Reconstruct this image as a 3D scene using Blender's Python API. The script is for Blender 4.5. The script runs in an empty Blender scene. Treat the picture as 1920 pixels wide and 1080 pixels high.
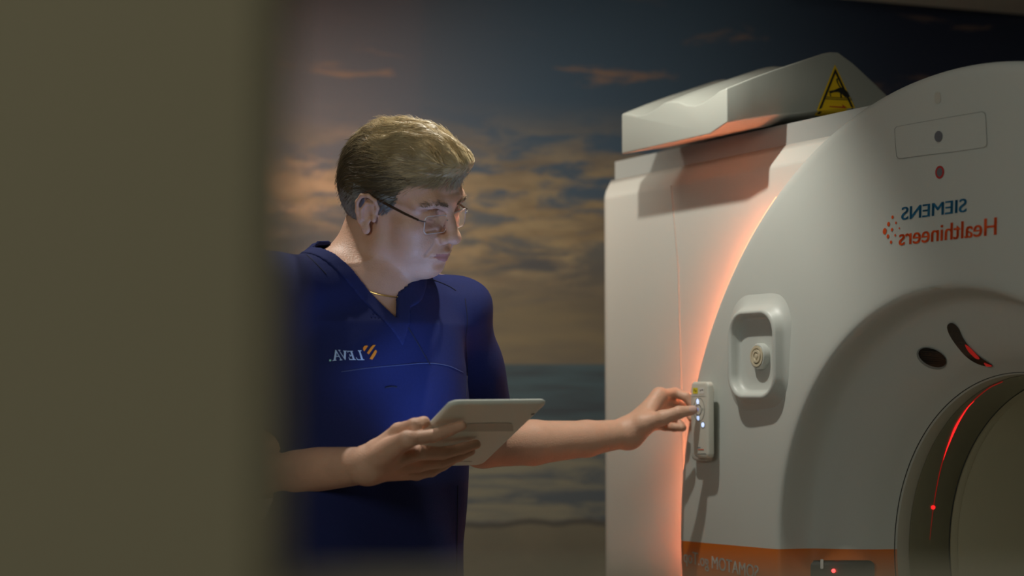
import bpy, bmesh, math, random
import numpy as np
from mathutils import Vector, Matrix
from mathutils.bvhtree import BVHTree
from mathutils.geometry import tessellate_polygon

random.seed(4)
RNG = np.random.default_rng(7)
scene = bpy.context.scene
COL = scene.collection
PI = math.pi

# ---------------------------------------------------------------- camera
FPX = 3300.0
CAM_Z = 1.3
PITCH = math.atan((733.0 - 540.0) / FPX)
cam_data = bpy.data.cameras.new('camera')
cam = bpy.data.objects.new('camera', cam_data)
COL.objects.link(cam)
cam.location = (0, 0, CAM_Z)
cam.rotation_euler = (PI / 2 + PITCH, 0, 0)
cam_data.sensor_width = 36.0
cam_data.lens = 36.0 * FPX / 1920.0
cam_data.clip_start = 0.02
cam_data.dof.use_dof = True
cam_data.dof.focus_distance = 2.95
cam_data.dof.aperture_fstop = 2.5
scene.camera = cam

# ---------------------------------------------------------------- world, lights, exposure
scene.view_settings.view_transform = 'Standard'
scene.view_settings.look = 'None'
scene.view_settings.gamma = 1.0
scene.view_settings.use_curve_mapping = False
scene.view_settings.exposure = 0.0
world = bpy.data.worlds.new('world')
scene.world = world
world.use_nodes = True
world.node_tree.nodes['Background'].inputs[0].default_value = (0.5, 0.55, 0.6, 1)
world.node_tree.nodes['Background'].inputs[1].default_value = 0.004


def lamp(name, kind, loc, target, power, color, **kw):
    d = bpy.data.lights.new(name, kind)
    d.energy = power
    d.color = color
    for k, v in kw.items():
        setattr(d, k, v)
    o = bpy.data.objects.new(name, d)
    COL.objects.link(o)
    o.location = loc
    o.rotation_euler = (Vector(target) - Vector(loc)).to_track_quat('-Z', 'Y').to_euler()
    return o


# one ceiling downlight hung between the man and the scanner
lamp('ceiling_downlight', 'SPOT', (0.055, 2.95, 2.25), (0.055, 3.34, 1.25), 27, (1.0, 0.97, 0.87),
     spot_size=math.radians(108), spot_blend=0.6, shadow_soft_size=0.016)
lamp('shoulder_fill_spot', 'SPOT', (-0.62, 3.10, 2.60), (-0.365, 2.86, 1.47), 40, (1.0, 0.97, 0.9),
     spot_size=math.radians(26), spot_blend=0.8, shadow_soft_size=0.02)  # added unseen spot that brightens the near shoulder and neck
# unseen area lamp added to wash the mural from the upper left
lamp('mural_wash', 'AREA', (-0.75, 3.8, 2.2), (-0.25, 4.7, 1.4), 7.5, (1.0, 0.89, 0.76), shape='RECTANGLE', size=1.4, size_y=0.25, spread=math.radians(112))
lamp('room_ambient_fill', 'AREA', (0.5, 1.9, 2.5), (0.6, 2.6, 0.0), 0.8, (0.95, 1.0, 0.98), shape='RECTANGLE', size=0.9, size_y=0.9)  # unseen area lamp added as general ambient fill
lamp('room_side_fill', 'AREA', (-0.9, 0.95, 1.85), (0.75, 2.75, 1.25), 5.6, (0.97, 1.0, 0.91), shape='RECTANGLE', size=0.4, size_y=0.4)  # unseen fill added to brighten the cover, flare and tablet back
# dim control room
lamp('control_room_light', 'AREA', (-0.7, -1.2, 2.2), (-0.35, 0.5, 1.3), 5.0, (1.0, 0.92, 0.68), shape='RECTANGLE', size=0.8, size_y=0.8)


# ---------------------------------------------------------------- helpers
def ray_dir(px, py):
    x = (px - 960.0) / FPX
    up = (540.0 - py) / FPX
    c, s = math.cos(PITCH), math.sin(PITCH)
    return Vector((x, c - s * up, s + c * up))


def W(px, py, depth):
    """point of the room seen at that place of the frame, at that distance along +Y"""
    d = ray_dir(px, py)
    p = d * (depth / d.y)
    return Vector((p.x, p.y, p.z + CAM_Z))


def tag(o, label=None, cat=None, group=None, kind=None):
    if label:
        o['label'] = label
    if cat:
        o['category'] = cat
    if group:
        o['group'] = group
    if kind:
        o['kind'] = kind
    return o


def empty(name, loc, rz=0.0):
    o = bpy.data.objects.new(name, None)
    o.empty_display_size = 0.1
    COL.objects.link(o)
    o.location = loc
    o.rotation_euler = (0, 0, rz)
    return o


def link_mesh(name, me, mats, parent=None, smooth=True, angle=None):
    o = bpy.data.objects.new(name, me)
    COL.objects.link(o)
    for m in (mats if isinstance(mats, (list, tuple)) else [mats]):
        me.materials.append(m)
    if smooth:
        me.polygons.foreach_set('use_smooth', [True] * len(me.polygons))
        if angle:
            me.set_sharp_from_angle(angle=math.radians(angle))
    if parent:
        o.parent = parent
    return o


def bm_obj(name, bm, mats, parent=None, smooth=True, angle=35):
    me = bpy.data.meshes.new(name)
    bmesh.ops.recalc_face_normals(bm, faces=bm.faces)
    bm.to_mesh(me)
    bm.free()
    return link_mesh(name, me, mats, parent, smooth, angle)


def np_obj(name, verts, faces, mats, parent=None, smooth=True, angle=None):
    me = bpy.data.meshes.new(name)
    me.from_pydata([tuple(v) for v in verts], [], [tuple(f) for f in faces])
    me.update()
    return link_mesh(name, me, mats, parent, smooth, angle)


def apply_mods(o):
    dg = bpy.context.evaluated_depsgraph_get()
    dg.update()
    me = bpy.data.meshes.new_from_object(o.evaluated_get(dg))
    o.modifiers.clear()
    o.data = me


def add_box(bm, lo, hi):
    vs = [bm.verts.new((x, y, z)) for x in (lo[0], hi[0]) for y in (lo[1], hi[1]) for z in (lo[2], hi[2])]
    for f in ((0, 1, 3, 2), (4, 6, 7, 5), (0, 4, 5, 1), (2, 3, 7, 6), (0, 2, 6, 4), (1, 5, 7, 3)):
        bm.faces.new([vs[i] for i in f])
    return vs


def bevel_all(bm, w, seg=3, angle=20):
    es = [e for e in bm.edges if len(e.link_faces) == 2 and e.calc_face_angle(0) > math.radians(angle)]
    bmesh.ops.bevel(bm, geom=es, offset=w, segments=seg, profile=0.5, affect='EDGES', clamp_overlap=True)


def add_rings(bm, rings, close=True, cap0=False, cap1=False):
    vr = [[bm.verts.new(p) for p in r] for r in rings]
    n = len(rings[0])
    for a, b in zip(vr[:-1], vr[1:]):
        for i in range(n if close else n - 1):
            j = (i + 1) % n
            bm.faces.new((a[i], a[j], b[j], b[i]))
    if cap0:
        bm.faces.new(vr[0])
    if cap1:
        bm.faces.new(list(reversed(vr[-1])))
    return vr


def add_tube(bm, pts, radii, seg=10, caps=True):
    pts = [Vector(p) for p in pts]
    if not isinstance(radii, (list, tuple)):
        radii = [radii] * len(pts)
    rings = []
    t0 = (pts[1] - pts[0]).normalized()
    nrm = t0.orthogonal().normalized()
    for i, p in enumerate(pts):
        a = pts[max(i - 1, 0)]
        b = pts[min(i + 1, len(pts) - 1)]
        t = (b - a).normalized()
        nrm = (nrm - t * nrm.dot(t)).normalized()
        bn = t.cross(nrm)
        rings.append([p + (nrm * math.cos(2 * PI * k / seg) + bn * math.sin(2 * PI * k / seg)) * radii[i] for k in range(seg)])
    add_rings(bm, rings, True, caps, caps)


def rrect(cx, cz, a, b, r, n=8):
    """rounded rectangle loop in x,z"""
    out = []
    for (sx, sz, a0) in ((1, 1, 0), (-1, 1, 90), (-1, -1, 180), (1, -1, 270)):
        for k in range(n + 1):
            t = math.radians(a0 + 90.0 * k / n)
            out.append((cx + sx * (a - r) + r * math.cos(t), cz + sz * (b - r) + r * math.sin(t)))
    return out


# ---------------------------------------------------------------- materials
def mat(name, color, rough=0.5, metal=0.0, noise=0.0, nscale=30.0, bump=0.0, bscale=200.0, spec=0.5, emit=None, estr=0.0,
        sheen=0.0, sss=0.0, coat=0.0):
    m = bpy.data.materials.new(name)
    m.use_nodes = True
    nt = m.node_tree
    p = nt.nodes['Principled BSDF']
    p.inputs['Base Color'].default_value = (*color, 1)
    p.inputs['Roughness'].default_value = rough
    p.inputs['Metallic'].default_value = metal
    p.inputs['Specular IOR Level'].default_value = spec
    p.inputs['Sheen Weight'].default_value = sheen
    p.inputs['Coat Weight'].default_value = coat
    if sss:
        p.inputs['Subsurface Weight'].default_value = sss
        p.inputs['Subsurface Radius'].default_value = (1.0, 0.35, 0.2)
        p.inputs['Subsurface Scale'].default_value = 0.006
    if emit:
        p.inputs['Emission Color'].default_value = (*emit, 1)
        p.inputs['Emission Strength'].default_value = estr
    tc = nt.nodes.new('ShaderNodeTexCoord')
    if noise:
        nz = nt.nodes.new('ShaderNodeTexNoise')
        nz.inputs['Scale'].default_value = nscale
        nz.inputs['Detail'].default_value = 4
        nt.links.new(tc.outputs['Object'], nz.inputs['Vector'])
        mr = nt.nodes.new('ShaderNodeMapRange')
        mr.inputs['To Min'].default_value = 1 - noise
        mr.inputs['To Max'].default_value = 1 + noise
        nt.links.new(nz.outputs['Fac'], mr.inputs['Value'])
        mx = nt.nodes.new('ShaderNodeVectorMath')
        mx.operation = 'SCALE'
        mx.inputs[0].default_value = color
        nt.links.new(mr.outputs['Result'], mx.inputs['Scale'])
        nt.links.new(mx.outputs['Vector'], p.inputs['Base Color'])
    if bump:
        bz = nt.nodes.new('ShaderNodeTexNoise')
        bz.inputs['Scale'].default_value = bscale
        bz.inputs['Detail'].default_value = 3
        nt.links.new(tc.outputs['Object'], bz.inputs['Vector'])
        bp = nt.nodes.new('ShaderNodeBump')
        bp.inputs['Strength'].default_value = bump
        bp.inputs['Distance'].default_value = 0.002
        nt.links.new(bz.outputs['Fac'], bp.inputs['Height'])
        nt.links.new(bp.outputs['Normal'], p.inputs['Normal'])
    return m


M_wall = mat('painted_wall', (0.55, 0.53, 0.42), 0.75, noise=0.05, nscale=3, bump=0.15, bscale=90)
M_jamb = mat('door_frame_paint', (0.46, 0.44, 0.34), 0.6, noise=0.04, nscale=5)
M_floor = mat('vinyl_floor', (0.48, 0.45, 0.38), 0.4, noise=0.12, nscale=14)
M_ceil = mat('ceiling_paint', (0.6, 0.6, 0.55), 0.85, noise=0.04, nscale=6)
M_white = mat('scanner_white_plastic', (0.54, 0.56, 0.52), 0.42, noise=0.015, nscale=8, bump=0.03, bscale=500)
M_white2 = mat('scanner_side_plastic', (0.55, 0.54, 0.49), 0.45, noise=0.015, nscale=8, bump=0.03, bscale=500)
M_deck = mat('scanner_grey_plastic', (0.34, 0.35, 0.33), 0.5, noise=0.02, nscale=9)
M_hood = mat('hood_plastic', (0.40, 0.41, 0.365), 0.4, noise=0.02, nscale=9)
M_ring = mat('bore_trim_plastic', (0.5, 0.48, 0.40), 0.35, noise=0.03, nscale=20)
M_clear = mat('smoked_bore_ring', (0.26, 0.25, 0.17), 0.16, noise=0.1, nscale=6, coat=0.3)
M_tunnel = mat('bore_liner', (0.60, 0.57, 0.42), 0.45, noise=0.04, nscale=6)
M_seam = mat('dark_seam', (0.05, 0.055, 0.05), 0.7, noise=0.1)
M_greyseam = mat('grey_seam', (0.25, 0.26, 0.24), 0.7, noise=0.1)
M_dark = mat('dark_glass', (0.022, 0.02, 0.015), 0.12, noise=0.2, nscale=40)
M_darkp = mat('dark_panel', (0.03, 0.032, 0.03), 0.35, noise=0.1)
M_led = mat('mood_light_strip', (1, 0.5, 0.3), 0.5, emit=(1.0, 0.25, 0.10), estr=100.0, noise=0.02)
M_rimled = mat('mood_light_edge', (1, 0.6, 0.4), 0.5, emit=(1.0, 0.42, 0.24), estr=1.1, noise=0.02)
M_laser = mat('red_laser', (0.8, 0.02, 0.02), 0.5, emit=(1.0, 0.02, 0.02), estr=1.2, noise=0.02)
M_laser_dim = mat('red_laser_dim', (0.5, 0.02, 0.02), 0.5, emit=(1.0, 0.03, 0.02), estr=0.14, noise=0.02)
M_siem = mat('teal_print', (0.004, 0.13, 0.26), 0.5, noise=0.05)
M_health = mat('orange_print', (0.75, 0.085, 0.008), 0.5, noise=0.05)
M_gprint = mat('light_print', (0.62, 0.62, 0.58), 0.5, noise=0.05)
M_lens = mat('indicator_lens', (0.14, 0.15, 0.17), 0.25, noise=0.05)
M_redlens = mat('red_ring', (0.45, 0.03, 0.035), 0.35, noise=0.05)
M_yellow = mat('warning_yellow', (0.85, 0.55, 0.01), 0.5, noise=0.04)
M_black = mat('print_black', (0.015, 0.014, 0.012), 0.6, noise=0.1)
M_redp = mat('print_red', (0.5, 0.06, 0.02), 0.6, noise=0.1)
M_hand = mat('handset_plastic', (0.62, 0.61, 0.53), 0.4, noise=0.02, nscale=20)
M_cradle = mat('cradle_plastic', (0.55, 0.56, 0.51), 0.45, noise=0.02, nscale=20)
M_cream = mat('intercom_cream', (0.6, 0.53, 0.38), 0.4, noise=0.03, nscale=40)
M_button = mat('button_led', (0.6, 0.7, 1.0), 0.4, emit=(0.50, 0.64, 1.0), estr=1.1, noise=0.02)
M_button_dim = mat('button_led_dim', (0.4, 0.45, 0.7), 0.4, emit=(0.2, 0.28, 1.0), estr=0.35, noise=0.02)
M_skin = mat('skin', (0.68, 0.405, 0.28), 0.48, noise=0.1, nscale=45, bump=0.35, bscale=380, sss=0.12)
M_lip = mat('lips', (0.46, 0.20, 0.165), 0.4, noise=0.08, nscale=90, sss=0.1)
M_nail = mat('nail', (0.66, 0.44, 0.38), 0.28, noise=0.04)
M_brow = mat('eyebrow', (0.36, 0.24, 0.14), 0.7, noise=0.2, nscale=200)
M_eye = mat('eye_white', (0.6, 0.58, 0.55), 0.2, noise=0.03)
M_scrub = mat('navy_scrub_cloth', (0.018, 0.025, 0.108), 0.8, noise=0.12, nscale=260, bump=0.25, bscale=900, spec=0.15)
M_scrub2 = mat('navy_trim_cloth', (0.023, 0.031, 0.124), 0.8, noise=0.12, nscale=260, bump=0.3, bscale=1200, spec=0.15)
M_thread = mat('dark_stitch', (0.008, 0.01, 0.035), 0.8, noise=0.1)
M_thread2 = mat('pale_stitch', (0.07, 0.09, 0.2), 0.8, noise=0.1)
M_embw = mat('embroidery_pale_blue', (0.5, 0.68, 0.95), 0.7, noise=0.06, nscale=300)
M_embo = mat('embroidery_orange', (0.95, 0.32, 0.02), 0.7, noise=0.06, nscale=300)
M_h1 = mat('hair_brown', (0.125, 0.092, 0.05), 0.42, noise=0.25, nscale=120, spec=0.6)
M_h2 = mat('hair_blond_lit', (0.54, 0.42, 0.235), 0.4, noise=0.2, nscale=120, spec=0.6)
M_h3 = mat('hair_grey', (0.30, 0.31, 0.31), 0.42, noise=0.2, nscale=120, spec=0.6)
M_gold = mat('gold_chain', (0.75, 0.55, 0.2), 0.25, metal=1.0, noise=0.05)
M_metal = mat('spectacle_metal', (0.55, 0.52, 0.5), 0.25, metal=1.0, noise=0.05)
M_tort = mat('tortoiseshell', (0.05, 0.024, 0.012), 0.25, noise=0.8, nscale=160)
M_tab = mat('tablet_shell', (0.86, 0.90, 0.82), 0.4, noise=0.02, nscale=20)
M_tabg = mat('tablet_grey_strip', (0.56, 0.58, 0.51), 0.45, noise=0.02, nscale=20)
M_screen = mat('tablet_screen', (0.02, 0.02, 0.03), 0.15, emit=(0.42, 0.55, 1.0), estr=0.6, noise=0.02)
M_shoe = mat('white_clog', (0.6, 0.6, 0.58), 0.5, noise=0.04)


def glass_mat():
    m = bpy.data.materials.new('spectacle_lens')
    m.use_nodes = True
    nt = m.node_tree
    nt.nodes.remove(nt.nodes['Principled BSDF'])
    out = nt.nodes['Material Output']
    nz = nt.nodes.new('ShaderNodeTexNoise')
    nz.inputs['Scale'].default_value = 8
    mr = nt.nodes.new('ShaderNodeMapRange')
    mr.inputs['To Min'].default_value = 0.03
    mr.inputs['To Max'].default_value = 0.06
    nt.links.new(nz.outputs['Fac'], mr.inputs['Value'])
    gl = nt.nodes.new('ShaderNodeBsdfGlossy')
    nt.links.new(mr.outputs['Result'], gl.inputs['Roughness'])
    gl.inputs['Color'].default_value = (1.0, 0.86, 0.82, 1)
    tr = nt.nodes.new('ShaderNodeBsdfTransparent')
    tr.inputs['Color'].default_value = (0.97, 0.94, 0.93, 1)
    mx = nt.nodes.new('ShaderNodeMixShader')
    mx.inputs[0].default_value = 0.15
    nt.links.new(tr.outputs[0], mx.inputs[1])
    nt.links.new(gl.outputs[0], mx.inputs[2])
    nt.links.new(mx.outputs[0], out.inputs['Surface'])
    return m


M_lrim = mat('lens_edge', (0.75, 0.70, 0.66), 0.15, noise=0.05, spec=0.8)
M_glass = glass_mat()


def cover_mat():
    """white front cover with the orange band along its foot"""
    m = mat('scanner_front_plastic', (0.54, 0.56, 0.52), 0.42, noise=0.015, nscale=8, bump=0.03, bscale=500)
    nt = m.node_tree
    p = nt.nodes['Principled BSDF']
    tc = nt.nodes.new('ShaderNodeTexCoord')
    sp = nt.nodes.new('ShaderNodeSeparateXYZ')
    nt.links.new(tc.outputs['Object'], sp.inputs[0])
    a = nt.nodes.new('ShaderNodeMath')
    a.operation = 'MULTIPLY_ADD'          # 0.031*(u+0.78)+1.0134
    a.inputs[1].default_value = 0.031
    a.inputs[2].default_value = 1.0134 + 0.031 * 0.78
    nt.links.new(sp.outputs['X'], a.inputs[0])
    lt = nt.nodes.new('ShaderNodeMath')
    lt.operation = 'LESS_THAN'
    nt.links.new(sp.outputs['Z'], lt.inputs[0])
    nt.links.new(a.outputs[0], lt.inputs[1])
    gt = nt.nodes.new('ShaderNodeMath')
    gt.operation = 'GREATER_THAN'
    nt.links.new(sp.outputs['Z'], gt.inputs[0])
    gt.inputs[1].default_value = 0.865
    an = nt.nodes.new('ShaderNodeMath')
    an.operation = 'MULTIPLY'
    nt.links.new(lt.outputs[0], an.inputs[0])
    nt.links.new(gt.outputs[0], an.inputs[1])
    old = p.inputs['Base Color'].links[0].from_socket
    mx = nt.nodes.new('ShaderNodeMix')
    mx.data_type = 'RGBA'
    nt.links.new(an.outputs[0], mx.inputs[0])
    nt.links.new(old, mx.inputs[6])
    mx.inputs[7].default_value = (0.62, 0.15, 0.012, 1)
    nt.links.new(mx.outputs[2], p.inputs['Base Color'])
    return m


M_cover = cover_mat()


def mural_mat():
    """printed seascape: sand, surf, sea, hazy horizon, evening clouds, blue sky. Object coordinates: x along the wall, z up"""
    m = bpy.data.materials.new('seascape_print')
    m.use_nodes = True
    nt = m.node_tree
    N, Lk = nt.nodes, nt.links
    p = N['Principled BSDF']
    p.inputs['Roughness'].default_value = 0.7
    tc = N.new('ShaderNodeTexCoord')
    sp = N.new('ShaderNodeSeparateXYZ')
    Lk.new(tc.outputs['Object'], sp.inputs[0])

    def noise(sx, sz, scale, detail=5, rough=0.55, dist=0.0, off=0.0):
        mp = N.new('ShaderNodeMapping')
        mp.inputs['Scale'].default_value = (sx, 1, sz)
        mp.inputs['Location'].default_value = (off, off * 0.37, off * 1.3)
        Lk.new(tc.outputs['Object'], mp.inputs[0])
        nz = N.new('ShaderNodeTexNoise')
        nz.inputs['Scale'].default_value = scale
        nz.inputs['Detail'].default_value = detail
        nz.inputs['Roughness'].default_value = rough
        nz.inputs['Distortion'].default_value = dist
        Lk.new(mp.outputs[0], nz.inputs['Vector'])
        return nz.outputs['Fac']

    def mrange(v, a, b, c=0.0, d=1.0, smooth=True):
        r = N.new('ShaderNodeMapRange')
        if smooth:
            r.interpolation_type = 'SMOOTHSTEP'
        r.inputs['From Min'].default_value = a
        r.inputs['From Max'].default_value = b
        r.inputs['To Min'].default_value = c
        r.inputs['To Max'].default_value = d
        Lk.new(v, r.inputs['Value'])
        return r.outputs['Result']

    def math_(op, a, b):
        q = N.new('ShaderNodeMath')
        q.operation = op
        for i, v in enumerate((a, b)):
            if isinstance(v, (int, float)):
                q.inputs[i].default_value = v
            else:
                Lk.new(v, q.inputs[i])
        return q.outputs[0]

    def mix(f, a, b):
        q = N.new('ShaderNodeMix')
        q.data_type = 'RGBA'
        Lk.new(f, q.inputs[0])
        for i, v in ((6, a), (7, b)):
            if isinstance(v, tuple):
                q.inputs[i].default_value = (*v, 1)
            else:
                Lk.new(v, q.inputs[i])
        return q.outputs[2]

    X, Z = sp.outputs['X'], sp.outputs['Z']
    # sky
    blue = mix(mrange(X, -0.75, 0.2), (0.105, 0.092, 0.098), (0.038, 0.075, 0.12))
    blue = mix(mrange(X, 0.4, 1.15), blue, (0.006, 0.012, 0.035))  # darker blue print to the right, with fading light painted in
    haze = mix(mrange(noise(0.5, 3, 3, 4, off=2.1), 0.3, 0.7), (0.15, 0.115, 0.06), (0.085, 0.07, 0.05))
    sky = mix(mrange(Z, 1.52, 1.9), haze, blue)
    c1 = noise(0.85, 3.0, 5.2, 7, 0.62, 0.3, off=3.3)
    band = math_('MULTIPLY', mrange(Z, 1.5, 1.68), mrange(Z, 1.82, 2.1, 1.0, 0.0))
    cl = math_('MULTIPLY', mrange(c1, 0.40, 0.56), band)
    warm = mix(mrange(X, -0.7, 0.1), (0.38, 0.235, 0.135), (0.27, 0.20, 0.105))
    warm = mix(mrange(noise(1.2, 4, 6, 5, off=5.0), 0.35, 0.7), warm, (0.17, 0.12, 0.065))
    sky = mix(cl, sky, warm)
    dk = math_('MULTIPLY', mrange(noise(0.5, 3.4, 4.2, 5, 0.55, 0.3, off=9.2), 0.52, 0.66), mrange(Z, 1.45, 1.6))
    dk = math_('MULTIPLY', dk, mrange(Z, 1.75, 1.95, 0.75, 0.0))
    sky = mix(dk, sky, (0.055, 0.055, 0.06))
    wisps = math_('MULTIPLY', mrange(noise(0.7, 3.2, 4.5, 5, 0.6, 0.6, off=12.4), 0.6, 0.74), mrange(Z, 1.95, 2.1, 0.0, 0.75))
    sky = mix(wisps, sky, (0.27, 0.155, 0.09))
    # sea
    w1 = noise(0.5, 5.0, 7, 6, 0.65, 0.6, off=1.0)
    deep = mix(mrange(noise(0.5, 6, 5, 3, off=4), 0.4, 0.65), (0.036, 0.066, 0.078), (0.024, 0.034, 0.042))
    surf = mix(mrange(w1, 0.36, 0.6), (0.05, 0.062, 0.072), (0.145, 0.135, 0.095))
    sea = mix(mrange(Z, 1.12, 1.24), surf, deep)
    foamz = math_('ADD', Z, math_('MULTIPLY', noise(0.8, 0.2, 4, 3, off=6), 0.07))
    sand = mix(mrange(noise(1, 1, 6, 5, off=8), 0.3, 0.7), (0.115, 0.1, 0.066), (0.095, 0.085, 0.058))
    edge = math_('MULTIPLY', mrange(foamz, 0.966, 0.972), mrange(foamz, 0.976, 0.99, 1.0, 0.0))
    water = mix(mrange(foamz, 0.968, 0.974, smooth=False), sand, sea)
    water = mix(edge, water, (0.05, 0.045, 0.035))
    colr = mix(mrange(Z, 1.369, 1.373, smooth=False), water, sky)
    Lk.new(colr, p.inputs['Base Color'])
    return m


M_mural = mural_mat()

# ---------------------------------------------------------------- room shell
XL, XR, YF, YB, ZC = -1.9, 2.9, 0.565, 4.72, 2.75


def shell(name, boxes, m, bev=0.0):
    bm = bmesh.new()
    for lo, hi in boxes:
        add_box(bm, lo, hi)
    if bev:
        bevel_all(bm, bev, 2)
    return tag(bm_obj(name, bm, m), kind='structure')


shell('floor', [((XL - 0.1, -2.0, -0.1), (XR + 0.1, YB + 0.1, 0.0))], M_floor)
shell('ceiling', [((XL - 0.1, -2.0, ZC), (XR + 0.1, YB + 0.1, ZC + 0.1))], M_ceil)
shell('wall_back', [((XL - 0.1, YB, 0.0), (XR + 0.1, YB + 0.1, ZC))], M_wall)
shell('wall_left', [((XL - 0.1, -2.0, 0.0), (XL, YB, ZC))], M_wall)
shell('wall_right', [((XR, -2.0, 0.0), (XR + 0.1, YB, ZC))], M_wall)
OPX0, OPX1, OPZ0, OPZ1 = -0.0712, 1.3, 1.241, 2.2
shell('wall_front', [((XL, 0.5, 0.0), (OPX0, YF, ZC)), ((OPX1, 0.5, 0.0), (XR, YF, ZC)),
                     ((OPX0, 0.5, 0.0), (OPX1, YF, OPZ0 - 0.012)), ((OPX0, 0.5, OPZ1), (OPX1, YF, ZC))], M_wall)
shell('trim_1', [((OPX0 + 0.0005, 0.497, OPZ0 - 0.012), (OPX1 - 0.0005, YF + 0.004, OPZ0))], M_jamb, 0.002)   # window sill
bm = bmesh.new()                                                                                      # angled ceiling bulkhead
tri = [(0.6, 4.354), (1.55, 4.705), (2.89, 4.705), (2.89, 4.2), (0.6, 4.2)]
add_rings(bm, [[(x, y, 2.30) for x, y in tri], [(x, y, ZC - 0.001) for x, y in tri]], True, True, True)
tag(bm_obj('trim_2', bm, M_ceil, None, False), kind='structure')
shell('baseboard_back', [((XL, YB - 0.014, 0.0), (XR, YB - 0.0005, 0.08))], M_jamb, 0.003)

bm = bmesh.new()
add_box(bm, (XL + 0.02, YB - 0.006, 0.10), (XR - 0.02, YB - 0.0005, 2.62))
tag(bm_obj('wall_mural', bm, M_mural), 'large printed seascape of evening clouds, sea and beach covering the back wall', 'mural')
# ---------------------------------------------------------------- CT scanner
KS = 0.92
YAW = 0.488
GC = Vector((0.746 * KS, 2.952 * KS, 1.3 - 0.303 * KS))       # centre of the bore at the front cover
GU = Vector((math.sin(YAW), -math.cos(YAW), 0))
GN = Vector((-math.cos(YAW), -math.sin(YAW), 0))
RZ = -(PI / 2 - YAW)
ct = empty('ct_scanner', (GC.x, GC.y, 0), RZ)
tag(ct, 'white CT scanner with round front, glowing orange edge and open bore', 'medical scanner')
MW = Matrix.Translation((GC.x, GC.y, 0)) @ Matrix.Rotation(RZ, 4, 'Z')
MI = MW.inverted()
HC = GC.z
CAMP = Vector((0, 0, CAM_Z))


def G(px, py, v):
    """scanner coordinates (u across, y depth, z up) of a frame point on the plane v in front of the rim"""
    d = ray_dir(px, py)
    t = ((GC + GN * v - CAMP).dot(GN)) / d.dot(GN)
    return MI @ (CAMP + d * t)


def lathe(bm, prof, seg=200, a0=0.0, a1=2 * PI):
    full = abs(a1 - a0 - 2 * PI) < 1e-6
    n = seg if full else seg + 1
    rings = []
    for (r, v) in prof:
        rings.append([(r * math.cos(a0 + (a1 - a0) * k / seg), -v, HC + r * math.sin(a0 + (a1 - a0) * k / seg)) for k in range(n)])
    add_rings(bm, rings, full)


# front cover -----------------------------------------------------
prof = [(0.69, -0.055), (0.755, -0.034), (0.770, -0.031), (0.7785, -0.027), (0.782, -0.021), (0.782, -0.013), (0.7795, -0.006),
        (0.774, -0.001), (0.766, 0.002), (0.755, 0.004), (0.70, 0.0068), (0.65, 0.0095), (0.60, 0.012), (0.55, 0.0145), (0.50, 0.017), (0.465, 0.0188),
        (0.452, 0.0192), (0.445, 0.0186), (0.440, 0.0168), (0.4365, 0.0125), (0.4335, 0.004), (0.430, -0.008), (0.4262, -0.022), (0.4215, -0.033), (0.415, -0.041), (0.404, -0.048), (0.385, -0.058), (0.362, -0.071), (0.340, -0.088), (0.322, -0.109), (0.3075, -0.133), (0.3055, -0.135)]
bm = bmesh.new()
lathe(bm, prof, 240)
# close the back of the shell: inner wall behind the flare
bmi = [(0.3055, -0.135), (0.34, -0.135), (0.69, -0.055)]
lathe(bm, bmi, 240)
bmesh.ops.remove_doubles(bm, verts=bm.verts, dist=1e-5)
cover = bm_obj('front_cover', bm, M_cover, ct, True, 50)

REC = ((-0.4905, 1.3645), 0.0715, 0.079)      # recess centre u,w and half sizes
(rcu, rcw), rha, rhb = REC


def cutter(loopfn, y0, y1):
    b = bmesh.new()
    l0 = [(x, y0, z) for x, z in loopfn]
    l1 = [(x, y1, z) for x, z in loopfn]
    add_rings(b, [l0, l1], True, True, True)
    bmesh.ops.recalc_face_normals(b, faces=b.faces)
    me = bpy.data.meshes.new('cut')
    b.to_mesh(me)
    b.free()
    o = bpy.data.objects.new('cut', me)
    COL.objects.link(o)
    return o


def cut(target, cutters):
    for c in cutters:
        c.parent = target.parent
        md = target.modifiers.new('b', 'BOOLEAN')
        md.operation = 'DIFFERENCE'
        md.solver = 'EXACT'
        md.object = c
    bpy.context.view_layer.update()
    apply_mods(target)
    for c in cutters:
        bpy.data.objects.remove(c, do_unlink=True)


cover.data.set_sharp_from_angle(angle=math.radians(40))


def bvh_of(o):
    bpy.context.view_layer.update()
    me = o.data
    mw = o.matrix_world
    vs = [mw @ v.co for v in me.vertices]
    return BVHTree.FromPolygons(vs, [tuple(p.vertices) for p in me.polygons])


BV_COVER = bvh_of(cover)


def hit(bv, px, py, off=0.0):
    d = ray_dir(px, py).normalized()
    loc, nrm, i, dist = bv.ray_cast(CAMP, d)
    if loc is None:
        return None
    if nrm.dot(d) > 0:
        nrm = -nrm
    return loc + nrm * off


def smooth_loop(pts, n=6):
    """closed Catmull-Rom through the points"""
    out = []
    m = len(pts)
    for i in range(m):
        p0, p1, p2, p3 = (np.array(pts[(i + k - 1) % m], float) for k in range(4))
        for k in range(n):
            t = k / n
            out.append(tuple(0.5 * (2 * p1 + (p2 - p0) * t + (2 * p0 - 5 * p1 + 4 * p2 - p3) * t * t + (3 * p1 - p0 - 3 * p2 + p3) * t ** 3)))
    return out


def ell(cx, cy, a, b, rot=0.0, n=28):
    c, s = math.cos(math.radians(rot)), math.sin(math.radians(rot))
    return [(cx + a * math.cos(t) * c - b * math.sin(t) * s, cy + a * math.cos(t) * s + b * math.sin(t) * c)
            for t in (2 * PI * k / n for k in range(n))]


def rot_rrect(x0, y0, x1, y1, r, n=5):
    return rrect((x0 + x1) / 2, (y0 + y1) / 2, (x1 - x0) / 2, (y1 - y0) / 2, r, n)


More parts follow.
